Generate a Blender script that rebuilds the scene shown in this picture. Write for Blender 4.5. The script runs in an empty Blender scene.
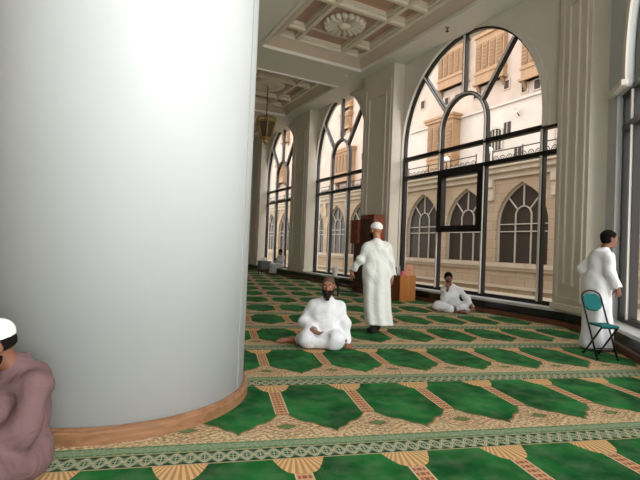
import bpy, bmesh, math, random
import numpy as np
from mathutils import Vector, Matrix, noise
random.seed(4); PI = math.pi
COL = bpy.context.scene.collection
SC = bpy.context.scene

# ------------------------------------------------------------------ materials
def s2l(c):
    return tuple(((x/255)/12.92 if x/255 <= .04045 else ((x/255+.055)/1.055)**2.4) for x in c)

def mat(name, rgb, rough=.6, metal=0., noise_amt=.0, nscale=6., bump=0., bscale=40., spec=.5, sheen=0.):
    m = bpy.data.materials.new(name); m.use_nodes = True
    nt = m.node_tree; b = nt.nodes['Principled BSDF']
    c = s2l(rgb)
    b.inputs['Base Color'].default_value = (*c, 1)
    b.inputs['Roughness'].default_value = rough
    b.inputs['Metallic'].default_value = metal
    b.inputs['Specular IOR Level'].default_value = spec
    if sheen: b.inputs['Sheen Weight'].default_value = sheen
    tc = nt.nodes.new('ShaderNodeTexCoord')
    if noise_amt:
        n = nt.nodes.new('ShaderNodeTexNoise'); n.inputs['Scale'].default_value = nscale; n.inputs['Detail'].default_value = 6
        nt.links.new(tc.outputs['Object'], n.inputs['Vector'])
        r = nt.nodes.new('ShaderNodeValToRGB')
        r.color_ramp.elements[0].position = .3; r.color_ramp.elements[1].position = .72
        r.color_ramp.elements[0].color = (*[x*(1-noise_amt) for x in c], 1)
        r.color_ramp.elements[1].color = (*[min(1, x*(1+noise_amt)) for x in c], 1)
        nt.links.new(n.outputs['Fac'], r.inputs['Fac']); nt.links.new(r.outputs['Color'], b.inputs['Base Color'])
    if bump:
        n2 = nt.nodes.new('ShaderNodeTexNoise'); n2.inputs['Scale'].default_value = bscale; n2.inputs['Detail'].default_value = 4
        nt.links.new(tc.outputs['Object'], n2.inputs['Vector'])
        bp = nt.nodes.new('ShaderNodeBump'); bp.inputs['Strength'].default_value = bump; bp.inputs['Distance'].default_value = .05 if bscale < 12 else .01
        if bscale < 12: n2.inputs['Distortion'].default_value = 1.2; n2.inputs['Detail'].default_value = 2
        nt.links.new(n2.outputs['Fac'], bp.inputs['Height']); nt.links.new(bp.outputs['Normal'], b.inputs['Normal'])
    return m

class Ex:
    """tiny expression builder over math nodes"""
    def __init__(s, nt, sock): s.nt, s.s = nt, sock
    def op(s, o, *a):
        n = s.nt.nodes.new('ShaderNodeMath'); n.operation = o
        for i, v in enumerate((s,)+a):
            if isinstance(v, Ex): s.nt.links.new(v.s, n.inputs[i])
            else: n.inputs[i].default_value = v
        return Ex(s.nt, n.outputs[0])
    def __add__(s, o): return s.op('ADD', o)
    def __radd__(s, o): return s.op('ADD', o)
    def __sub__(s, o): return s.op('SUBTRACT', o)
    def __mul__(s, o): return s.op('MULTIPLY', o)
    def __rmul__(s, o): return s.op('MULTIPLY', o)
    def __truediv__(s, o): return s.op('DIVIDE', o)
    def __neg__(s): return s.op('MULTIPLY', -1.)
    def gt(s, o): return s.op('GREATER_THAN', o)
    def lt(s, o): return s.op('LESS_THAN', o)
    def abs(s): return s.op('ABSOLUTE')
    def fract(s): return s.op('FRACT')
    def sin(s): return s.op('SINE')
    def max(s, o): return s.op('MAXIMUM', o)
    def min(s, o): return s.op('MINIMUM', o)
    def clamp(s): return s.op('MAXIMUM', 0.).op('MINIMUM', 1.)
    def pow(s, o): return s.op('POWER', o)

def mixc(nt, f, a, b):
    n = nt.nodes.new('ShaderNodeMix'); n.data_type = 'RGBA'
    nt.links.new(f.s, n.inputs[0])
    for i, v in ((6, a), (7, b)):
        if isinstance(v, tuple): n.inputs[i].default_value = (*v, 1)
        else: nt.links.new(v, n.inputs[i])
    return n.outputs[2]

TH = .2764
def carpet_material():
    m = bpy.data.materials.new('prayer_carpet'); m.use_nodes = True; nt = m.node_tree
    b = nt.nodes['Principled BSDF']; b.inputs['Roughness'].default_value = .95; b.inputs['Specular IOR Level'].default_value = .1
    tc = nt.nodes.new('ShaderNodeTexCoord'); sp = nt.nodes.new('ShaderNodeSeparateXYZ')
    nt.links.new(tc.outputs['Object'], sp.inputs[0])
    X, Y = Ex(nt, sp.outputs[0]), Ex(nt, sp.outputs[1])
    def nz(scale, detail=3):
        n = nt.nodes.new('ShaderNodeTexNoise'); n.inputs['Scale'].default_value = scale; n.inputs['Detail'].default_value = detail
        nt.links.new(tc.outputs['Object'], n.inputs['Vector']); return Ex(nt, n.outputs['Fac'])
    nf, nm, nl = nz(42, 2), nz(14, 3), nz(2.2, 3)
    t = X*math.cos(TH) - Y*math.sin(TH)
    s = X*math.sin(TH) + Y*math.cos(TH)
    PW, PS = .725, 1.53
    tt = (((t - .54)/PW + 20.5).fract() - .5)*PW
    at = tt.abs()
    p = ((s - 2.885)/PS + 10.).fract()*PS
    c = (at*-1.) + PW/2                      # 0 at the middle of a cell
    green = (24, 96, 50); tan = (180, 152, 116); brown = (112, 60, 44); dkg = (22, 52, 40); lg = (112, 130, 102); cream = (198, 180, 146); rust=(138,92,62)
    G, T, B, D, L, C, RU = [s2l(x) for x in (green, tan, brown, dkg, lg, cream, rust)]
    # green with nap clouding
    gcol = mixc(nt, ((nl - .38)*3.2).clamp(), s2l((12, 66, 28)), s2l((36, 108, 52)))
    gcol = mixc(nt, ((nm-.5)*2.).clamp()*.35, gcol, s2l((20, 76, 34)))
    # floral ground: tan with rust and dark green specks
    fl = mixc(nt, nf.gt(.58)*.75, T, RU)
    fl = mixc(nt, nf.lt(.47), fl, C)
    fl = mixc(nt, (nz(34, 1)).lt(.36)*.7, fl, s2l((92, 110, 74)))
    vine = ((tt*46. + (p*38.).sin()*1.6).sin()*((p*60.) + (tt*40.).sin()*1.4).sin()).abs().lt(.10)
    fl = mixc(nt, vine*.55, fl, s2l((140, 96, 70)))
    # ornament drawn in the triangle between two cells
    dm = at*1.0 + (p - .52).abs()*1.6
    fl = mixc(nt, dm.lt(.085), fl, s2l((96, 60, 40)))
    fl = mixc(nt, dm.lt(.065), fl, s2l((60, 120, 70)))
    ring = ((dm*70.).sin()).gt(.55)*dm.lt(.33)*.6
    fl = mixc(nt, ring, fl, s2l((130, 92, 66)))
    # separator: ladder of dark rungs on tan
    lad = (p*(2*PI/.058)).sin().gt(-.25)
    lad2 = (at*(2*PI/.026)).sin().gt(-.5)
    sc_ = mixc(nt, lad*lad2*.85, s2l((186, 140, 104)), B)
    sc_ = mixc(nt, at.gt(.050), sc_, C)
    # fan: shell capital of radiating ribs
    ang = (tt/(p*-1. + 1.70).max(.02))
    fan = (ang*46.).sin().gt(.0)
    fc = mixc(nt, fan*.75, s2l((200, 164, 116)), s2l((150, 104, 64)))
    fcut = ((p-1.34)/.19).clamp().pow(.5)*.11
    w = ((p*-1. + .74)/.14).clamp()*.085 + fcut + .056
    edge = ((c/.235).clamp()).pow(.8)*.24 + .40
    edge = edge + ((c*52.).sin()*.012)
    isg = p.gt(edge)*at.gt(w)
    col = mixc(nt, p.gt(.74), fl, sc_)
    col = mixc(nt, p.gt(1.335), col, fc)
    rim = (p.gt(edge - .025)*at.gt(w - .012))
    col = mixc(nt, rim*p.lt(.78), col, s2l((120, 96, 66)))
    col = mixc(nt, isg, col, gcol)
    # light green stripe
    st = mixc(nt, (p - .24).abs().gt(.034), L, s2l((76, 106, 72)))
    st = mixc(nt, (nf.gt(.55))*.5, st, s2l((150, 165, 130)))
    col = mixc(nt, p.gt(.295), st, col)
    # chain band: two interlaced ropes and florets on dark
    y = (p - .09); per = .088
    f1 = t*(PI/per)
    r1 = (y - f1.sin()*.060).abs().lt(.008)
    r2 = (y + f1.sin()*.060).abs().lt(.008)
    tq = ((t/per + .5).fract() - .5)*per
    to = ((t/per).fract() - .5)*per
    flo = (to.abs() + y.abs()).lt(.038)
    cross = (to.abs().lt(.0035)).max(y.abs().lt(.0045))
    dia = ((to.abs()*1.3 + y.abs()) - .046).abs().lt(.006)
    corner = (tq.abs() + (y.abs() - .078).abs()).lt(.036)
    ch = mixc(nt, flo, s2l((92, 116, 90)), D)
    ch = mixc(nt, flo*cross, ch, s2l((140, 160, 130)))
    ch = mixc(nt, corner, ch, D)
    ch = mixc(nt, (r1.max(r2)).max(dia*.8), ch, s2l((172, 160, 132)))
    ch = mixc(nt, y.abs().gt(.080), ch, s2l((168, 146, 110)))
    col = mixc(nt, p.gt(.18), ch, col)
    # overall pile mottling
    col = mixc(nt, ((nz(7, 4) - .42)*3.).clamp()*.22, col, s2l((120, 130, 104)))
    nt.links.new(col, b.inputs['Base Color'])
    bp = nt.nodes.new('ShaderNodeBump'); bp.inputs['Strength'].default_value = .35; bp.inputs['Distance'].default_value = .01
    nt.links.new(nz(120, 3).s, bp.inputs['Height']); nt.links.new(bp.outputs['Normal'], b.inputs['Normal'])
    return m

def glass_material(name, tint=(1, 1, 1), refl=1.):
    m = bpy.data.materials.new(name); m.use_nodes = True; nt = m.node_tree
    for n in list(nt.nodes):
        if n.type == 'BSDF_PRINCIPLED': nt.nodes.remove(n)
    out = [n for n in nt.nodes if n.type == 'OUTPUT_MATERIAL'][0]
    tr = nt.nodes.new('ShaderNodeBsdfTransparent'); tr.inputs[0].default_value = (*tint, 1)
    gl = nt.nodes.new('ShaderNodeBsdfGlossy'); gl.inputs['Roughness'].default_value = .02
    lw = nt.nodes.new('ShaderNodeLayerWeight'); lw.inputs[0].default_value = .5
    fe = Ex(nt, lw.outputs['Facing']).pow(5.)*.45 + .035
    mx = nt.nodes.new('ShaderNodeMixShader')
    nt.links.new(fe.s, mx.inputs[0]); nt.links.new(tr.outputs[0], mx.inputs[1]); nt.links.new(gl.outputs[0], mx.inputs[2])
    nt.links.new(mx.outputs[0], out.inputs[0])
    return m

def wood_material(name, c1, c2, rough=.4, scale=3., axis=1):
    m = bpy.data.materials.new(name); m.use_nodes = True; nt = m.node_tree; b = nt.nodes['Principled BSDF']
    b.inputs['Roughness'].default_value = rough
    tc = nt.nodes.new('ShaderNodeTexCoord'); mp = nt.nodes.new('ShaderNodeMapping')
    sc = [scale*6]*3; sc[axis] = scale*.6; mp.inputs['Scale'].default_value = sc
    n = nt.nodes.new('ShaderNodeTexNoise'); n.inputs['Scale'].default_value = 2; n.inputs['Detail'].default_value = 7; n.inputs['Distortion'].default_value = .6
    nt.links.new(tc.outputs['Object'], mp.inputs[0]); nt.links.new(mp.outputs[0], n.inputs['Vector'])
    r = nt.nodes.new('ShaderNodeValToRGB'); r.color_ramp.elements[0].position = .35; r.color_ramp.elements[1].position = .68
    r.color_ramp.elements[0].color = (*s2l(c1), 1); r.color_ramp.elements[1].color = (*s2l(c2), 1)
    nt.links.new(n.outputs['Fac'], r.inputs[0]); nt.links.new(r.outputs[0], b.inputs['Base Color'])
    return m

def stone_material(name, c1, c2, mortar, bw, bh, ms=.012):
    m = bpy.data.materials.new(name); m.use_nodes = True; nt = m.node_tree; b = nt.nodes['Principled BSDF']
    b.inputs['Roughness'].default_value = .85
    tc = nt.nodes.new('ShaderNodeTexCoord'); mp = nt.nodes.new('ShaderNodeMapping'); mp.inputs['Rotation'].default_value = (0, PI/2, PI/2)
    sp = nt.nodes.new('ShaderNodeSeparateXYZ'); cb = nt.nodes.new('ShaderNodeCombineXYZ')
    nt.links.new(tc.outputs['Object'], sp.inputs[0]); nt.links.new(sp.outputs[1], cb.inputs[0]); nt.links.new(sp.outputs[2], cb.inputs[1])
    br = nt.nodes.new('ShaderNodeTexBrick'); br.inputs['Scale'].default_value = 1; br.inputs['Brick Width'].default_value = bw
    br.inputs['Row Height'].default_value = bh; br.inputs['Mortar Size'].default_value = ms
    br.inputs['Color1'].default_value = (*s2l(c1), 1); br.inputs['Color2'].default_value = (*s2l(c2), 1); br.inputs['Mortar'].default_value = (*s2l(mortar), 1)
    nt.links.new(cb.outputs[0], br.inputs['Vector'])
    n = nt.nodes.new('ShaderNodeTexNoise'); n.inputs['Scale'].default_value = .9; n.inputs['Detail'].default_value = 8
    nt.links.new(tc.outputs['Object'], n.inputs['Vector'])
    f = ((Ex(nt, n.outputs['Fac']) - .42)*3.).clamp()*.35
    col = mixc(nt, f, br.outputs['Color'], tuple(x*.62 for x in s2l(c1)))
    nt.links.new(col, b.inputs['Base Color'])
    return m

M = {}
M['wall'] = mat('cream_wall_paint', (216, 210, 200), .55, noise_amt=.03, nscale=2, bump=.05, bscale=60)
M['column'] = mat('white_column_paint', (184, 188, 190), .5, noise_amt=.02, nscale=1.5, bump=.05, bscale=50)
M['panel'] = mat('pilaster_paint', (212, 204, 190), .5, noise_amt=.03, nscale=2)
M['ceiling'] = mat('ceiling_paint', (230, 226, 216), .7, noise_amt=.02)
M['cove'] = mat('cove_taupe_paint', (206, 190, 170), .7)
M['coffer'] = mat('coffer_rose_beige_paint', (192, 156, 136), .7, noise_amt=.05)
M['plaster'] = mat('plaster_moulding', (224, 216, 196), .6)
M['carpet'] = carpet_material()
M['granite'] = mat('black_granite', (26, 26, 28), .22, noise_amt=.5, nscale=20)
M['ledge'] = mat('grey_white_marble', (190, 190, 186), .35, noise_amt=.06, nscale=5)
M['skirt'] = wood_material('brown_skirting_wood', (84, 48, 32), (116, 70, 46), .4, 2)
M['skirt2'] = wood_material('tan_skirting_wood', (116, 82, 56), (146, 106, 76), .4, 2, 0)
M['dark'] = mat('dark_bronze_frame', (30, 25, 23), .35, .3)
M['silver'] = mat('brushed_aluminium_strip', (214, 210, 204), .45, .1)
M['glass'] = glass_material('window_glass', (.93, .92, .90))
M['stone'] = stone_material('sand_stone_blocks', (160, 140, 118), (148, 126, 102), (128, 106, 82), .9, .42)
M['stone_trim'] = mat('pale_stone_trim', (168, 153, 134), .8, noise_amt=.08, nscale=3)
M['upper'] = mat('pinkish_plaster', (176, 158, 146), .9, noise_amt=.12, nscale=.7)
M['annex'] = mat('whitewashed_plaster', (186, 174, 165), .9, noise_amt=.1, nscale=.8)
M['bay'] = wood_material('ochre_lattice_wood', (140, 108, 78), (164, 130, 98), .7, 1.5, 2)
M['bay_dark'] = wood_material('ochre_shutter_wood', (116, 86, 60), (142, 110, 80), .7, 2, 2)
M['dark_glass'] = mat('dark_window_glass', (52, 44, 38), .25, spec=.2)
M['void'] = mat('dark_opening', (52, 42, 36), .8)
M['greyframe'] = mat('grey_window_bars', (168, 160, 148), .5)
M['iron'] = mat('black_wrought_iron', (38, 32, 30), .6)
M['paving'] = mat('courtyard_paving', (170, 154, 132), .9, noise_amt=.1, nscale=2)
M['brass'] = mat('aged_brass', (170, 142, 84), .4, .6, noise_amt=.2)
M['amber'] = mat('smoky_lantern_glass', (70, 66, 48), .15)
M['globe'] = mat('milky_globe', (230, 228, 220), .3)
M['thobe'] = mat('white_cotton_cloth', (216, 217, 221), .85, bump=.45, bscale=5, sheen=.2)
M['thobe2'] = mat('ivory_cotton_cloth', (204, 207, 202), .85, bump=.45, bscale=5, sheen=.2)
M['mauve'] = mat('mauve_brown_cloth', (106, 82, 83), .8, noise_amt=.05, nscale=8, bump=.45, bscale=7, spec=.2)
M['cap'] = mat('white_knit_cap', (232, 230, 228), .9, bump=.5, bscale=150)
M['skin'] = mat('brown_skin', (140, 92, 66), .55, noise_amt=.06, nscale=20)
M['skin2'] = mat('tan_skin', (164, 112, 84), .55, noise_amt=.06, nscale=20)
M['skin3'] = mat('deep_brown_skin', (112, 72, 52), .55, noise_amt=.06, nscale=20)
M['hair'] = mat('black_hair', (18, 15, 14), .9, noise_amt=.3, nscale=60, bump=.6, bscale=180, spec=.1)
M['beard'] = mat('greying_dark_beard', (40, 31, 29), .9, spec=.1, noise_amt=.4, nscale=60, bump=.6, bscale=160)
M['stubble'] = mat('shaved_hair_stubble', (82, 58, 46), .8, noise_amt=.2, nscale=60)
M['eye'] = mat('dark_eye', (28, 20, 16), .25)
M['lip'] = mat('brown_lip', (120, 66, 56), .5)
M['sock'] = mat('black_sock', (22, 20, 22), .9)
M['teal'] = mat('teal_vinyl', (6, 92, 92), .6, spec=.15)
M['tube'] = mat('black_steel_tube', (20, 20, 22), .35, .5)
M['mahogany'] = wood_material('mahogany_veneer', (104, 40, 22), (146, 66, 38), .35, 1.5, 2)
M['mahog_dark'] = wood_material('dark_mahogany_veneer', (58, 24, 16), (84, 36, 24), .4, 1.5, 2)
M['boxwood'] = wood_material('honey_plywood', (164, 100, 46), (190, 124, 62), .45, 1.2, 2)
M['boxside'] = wood_material('red_brown_plywood', (108, 54, 26), (134, 72, 38), .45, 1.2, 2)
M['salmon'] = mat('salmon_board', (202, 140, 108), .6)
M['navy'] = mat('navy_bag_cloth', (34, 38, 54), .7)
M['pale'] = mat('pale_grey_cloth', (190, 196, 206), .7)
M['pink'] = mat('pink_cloth', (214, 84, 104), .7)
M['plastic'] = mat('white_plastic', (226, 226, 226), .4)
M['greycloth'] = mat('grey_cloth_cover', (118, 122, 126), .8)
M['chrome'] = mat('satin_metal', (170, 170, 168), .3, .9)
M['seam'] = mat('grey_seam', (150, 154, 156), .5)

# ------------------------------------------------------------------ mesh helpers
def obj(name, me_or_bm, m=None, parent=None, smooth=False, loc=None):
    if isinstance(me_or_bm, bmesh.types.BMesh):
        me = bpy.data.meshes.new(name); bmesh.ops.recalc_face_normals(me_or_bm, faces=me_or_bm.faces)
        me_or_bm.to_mesh(me); me_or_bm.free()
    else: me = me_or_bm
    o = bpy.data.objects.new(name, me); COL.objects.link(o)
    if m is not None: me.materials.append(m)
    if smooth:
        for p in me.polygons: p.use_smooth = True
    if parent is not None: o.parent = parent
    if loc is not None: o.location = loc
    return o

def tag(o, label, cat, group=None, kind=None):
    o['label'] = label; o['category'] = cat
    if group: o['group'] = group
    if kind: o['kind'] = kind
    return o

def empty(name, loc=(0, 0, 0), rz=0., sc=None):
    o = bpy.data.objects.new(name, None); COL.objects.link(o); o.location = loc; o.rotation_euler = (0, 0, rz)
    o.empty_display_size = .2
    return o

def B(): return bmesh.new()
def box(bm, lo, hi, mtx=None, bev=0.):
    r = bmesh.ops.create_cube(bm, size=1)
    v = r['verts']
    for q in v:
        q.co = Vector([lo[i] + (q.co[i]+.5)*(hi[i]-lo[i]) for i in range(3)])
    if bev:
        ed = list({e for q in v for e in q.link_edges})
        rr = bmesh.ops.bevel(bm, geom=ed, offset=bev, segments=2, affect='EDGES', profile=.5)
        v = list({x for f in rr['faces'] for x in f.verts} | {x for x in v if x.is_valid})
    if mtx is not None:
        for q in v: q.co = mtx @ q.co
    return bm
def prism(bm, pts, h0, h1, axis=2):
    """extrude polygon pts (2D) along an axis between h0 and h1"""
    def mk(p, h):
        if axis == 2: return (p[0], p[1], h)
        if axis == 0: return (h, p[0], p[1])
        return (p[0], h, p[1])
    a = [bm.verts.new(mk(p, h0)) for p in pts]; b = [bm.verts.new(mk(p, h1)) for p in pts]
    n = len(pts)
    bm.faces.new(a); bm.faces.new(b[::-1])
    for i in range(n): bm.faces.new((a[i], a[(i+1) % n], b[(i+1) % n], b[i]))
    return bm
def sweep(bm, path, w, d0, d1, closed=False):
    """ribbon in the (y,z) plane following path, half-width w/2 each side, between depths x=d0..d1"""
    n = len(path); L = []; 
    for i in range(n):
        p = Vector(path[i])
        a = Vector(path[i-1]) if (i > 0 or closed) else None
        b = Vector(path[(i+1) % n]) if (i < n-1 or closed) else None
        if a is None: d = (b-p).normalized(); nn = Vector((-d.y, d.x)); k = 1
        elif b is None: d = (p-a).normalized(); nn = Vector((-d.y, d.x)); k = 1
        else:
            d1_, d2_ = (p-a).normalized(), (b-p).normalized()
            n1, n2 = Vector((-d1_.y, d1_.x)), Vector((-d2_.y, d2_.x))
            nn = (n1+n2).normalized(); k = 1/max(.3, nn.dot(n1))
        o = nn*k*w/2
        L.append([bm.verts.new((d, q.x, q.y)) for q in (p+o, p-o) for d in (d0, d1)])  # +d0,+d1,-d0,-d1
    for i in range(n if closed else n-1):
        A, C = L[i], L[(i+1) % n]
        for u, v in ((0, 1), (1, 3), (3, 2), (2, 0)):
            bm.faces.new((A[u], A[v], C[v], C[u]))
    if not closed:
        for A in (L[0], L[-1]): bm.faces.new((A[0], A[1], A[3], A[2]))
    return bm
def tube(bm, pts, r, seg=8, closed=False):
    pts = [Vector(p) for p in pts]; n = len(pts); rings = []
    up = None
    for i, p in enumerate(pts):
        a = pts[i-1] if (i > 0 or closed) else p; b = pts[(i+1) % n] if (i < n-1 or closed) else p
        d = (b-a).normalized()
        if up is None: up = Vector((0, 0, 1)) if abs(d.z) < .9 else Vector((1, 0, 0))
        x = d.cross(up)
        if x.length < 1e-4: up = Vector((1, 0, 0)); x = d.cross(up)
        x.normalize(); y = x.cross(d).normalized(); up = y
        rr = r[i] if isinstance(r, (list, tuple)) else r
        rings.append([bm.verts.new(p + x*math.cos(2*PI*k/seg)*rr + y*math.sin(2*PI*k/seg)*rr) for k in range(seg)])
    for i in range(n if closed else n-1):
        A, C = rings[i], rings[(i+1) % n]
        for k in range(seg): bm.faces.new((A[k], A[(k+1) % seg], C[(k+1) % seg], C[k]))
    if not closed:
        bm.faces.new(rings[0][::-1]); bm.faces.new(rings[-1])
    return bm
def lathe(bm, prof, seg=32, c=(0, 0), close=False):
    rings = []
    for r, z in prof:
        rings.append([bm.verts.new((c[0]+r*math.cos(2*PI*k/seg), c[1]+r*math.sin(2*PI*k/seg), z)) for k in range(seg)])
    for i in range(len(prof)-1):
        A, C = rings[i], rings[i+1]
        for k in range(seg): bm.faces.new((A[k], A[(k+1) % seg], C[(k+1) % seg], C[k]))
    bm.faces.new(rings[0][::-1]); bm.faces.new(rings[-1])
    return bm
def struct(o, label, cat): return tag(o, label, cat, kind='structure')

# ------------------------------------------------------------------ camera (fitted to the photograph's vanishing lines)
yaw, pitch, roll, F = math.radians(28.07), math.radians(1.053), math.radians(2.31), 453.7
fw = Vector((math.sin(yaw)*math.cos(pitch), math.cos(yaw)*math.cos(pitch), math.sin(pitch)))
rt = Vector((math.cos(yaw), -math.sin(yaw), 0)); upv = rt.cross(fw)
R_ = math.cos(roll)*rt + math.sin(roll)*upv
U_ = R_.cross(fw)
cam = bpy.data.cameras.new('camera'); co = bpy.data.objects.new('camera', cam); COL.objects.link(co)
EXPO = 0.6; SKY = 2.4; SUN = 2.4; SDIR = (-.46, .86, -.13)
co.matrix_world = Matrix(((R_.x, U_.x, -fw.x, 0), (R_.y, U_.y, -fw.y, 0), (R_.z, U_.z, -fw.z, 1.35), (0, 0, 0, 1)))
cam.sensor_fit = 'HORIZONTAL'; cam.sensor_width = 36; cam.lens = F/640*36; cam.clip_start = .05; cam.clip_end = 300
SC.camera = co
SC.view_settings.view_transform = 'Standard'; SC.view_settings.look = 'None'; SC.view_settings.gamma = 1
SC.view_settings.exposure = EXPO
w = bpy.data.worlds.new('sky'); SC.world = w; w.use_nodes = True; nt = w.node_tree
bg = nt.nodes['Background']
tc = nt.nodes.new('ShaderNodeTexCoord'); sp = nt.nodes.new('ShaderNodeSeparateXYZ'); nt.links.new(tc.outputs['Generated'], sp.inputs[0])
rp = nt.nodes.new('ShaderNodeValToRGB'); nt.links.new(sp.outputs[2], rp.inputs[0])
rp.color_ramp.elements[0].position = 0; rp.color_ramp.elements[0].color = (.94, .93, .90, 1)
rp.color_ramp.elements[1].position = .8; rp.color_ramp.elements[1].color = (.92, .97, 1.0, 1)
nt.links.new(rp.outputs[0], bg.inputs[0]); bg.inputs[1].default_value = SKY

# ------------------------------------------------------------------ hall shell
S = 7.24                                   # flat soffit height
XW, XG = 8.85, 8.95                         # wall face and glass plane of the window wall
q2 = math.sqrt(.5)
CB = Vector((8.8, 5.09, 0))                # corner of the two glass planes; wall B runs 45 degrees from here
def mB(): # local x outward, y = -(distance from corner), z up
    m = Matrix.Translation(CB) @ Matrix.Rotation(-PI/4, 4, 'Z'); return m
# local frame of wall B: local +x -> (q2,-q2) outward ; local +y -> (q2,q2) ; a point at distance a from the corner is y=-a
base_poly = [(-4, -2), (1.71, -2), (8.8, 5.09), (8.8, 30), (-4, 30)]
bm = B(); prism(bm, [(-4.3, -2), (1.9, -2), (9.0, 5.05), (9.0, 30.3), (-4.3, 30.3)], -.3, -.012)
struct(obj('floor', bm, M['ledge']), 'hall floor slab beneath the prayer carpet', 'floor')
bm = B(); prism(bm, [(-4, -2), (1.31, -2), (8.55, 5.24), (8.55, 30), (-4, 30)], -.012, 0)
tag(obj('prayer_carpet', bm, M['carpet']), 'green wall-to-wall prayer carpet with beige bands and pointed prayer places', 'carpet')

# ceiling slab with coffers
coffers = [(4.47, 8.03, 6.9, 12.62), (4.47, 8.03, 14.27, 18.8), (4.47, 8.03, 20.4, 25.0), (-.6, 2.8, 6.9, 12.62), (-.6, 2.8, 14.27, 18.8)]
def grid_slab(bm, rects, x0, x1, y0, y1, z0, z1, cut=None):
    xs = sorted({x0, x1, *[r[0] for r in rects], *[r[1] for r in rects]}); ys = sorted({y0, y1, *[r[2] for r in rects], *[r[3] for r in rects]})
    for i in range(len(xs)-1):
        for j in range(len(ys)-1):
            cx, cy = (xs[i]+xs[i+1])/2, (ys[j]+ys[j+1])/2
            if any(r[0] < cx < r[1] and r[2] < cy < r[3] for r in rects): continue
            box(bm, (xs[i], ys[j], z0), (xs[i+1], ys[j+1], z1))
bm = B(); grid_slab(bm, coffers, -4.3, 9.2, 5.2, 30.3, S, S+.4)
prism(bm, [(-4.3, -2), (1.9, -2), (9.1, 5.2), (-4.3, 5.2)], S, S+.4)
box(bm, (-4.3, -2, S+.75), (9.2, 30.3, S+.9))
ceil = struct(obj('ceiling', bm, M['ceiling']), 'grey-white flat ceiling beams around the coffers', 'ceiling')

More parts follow.
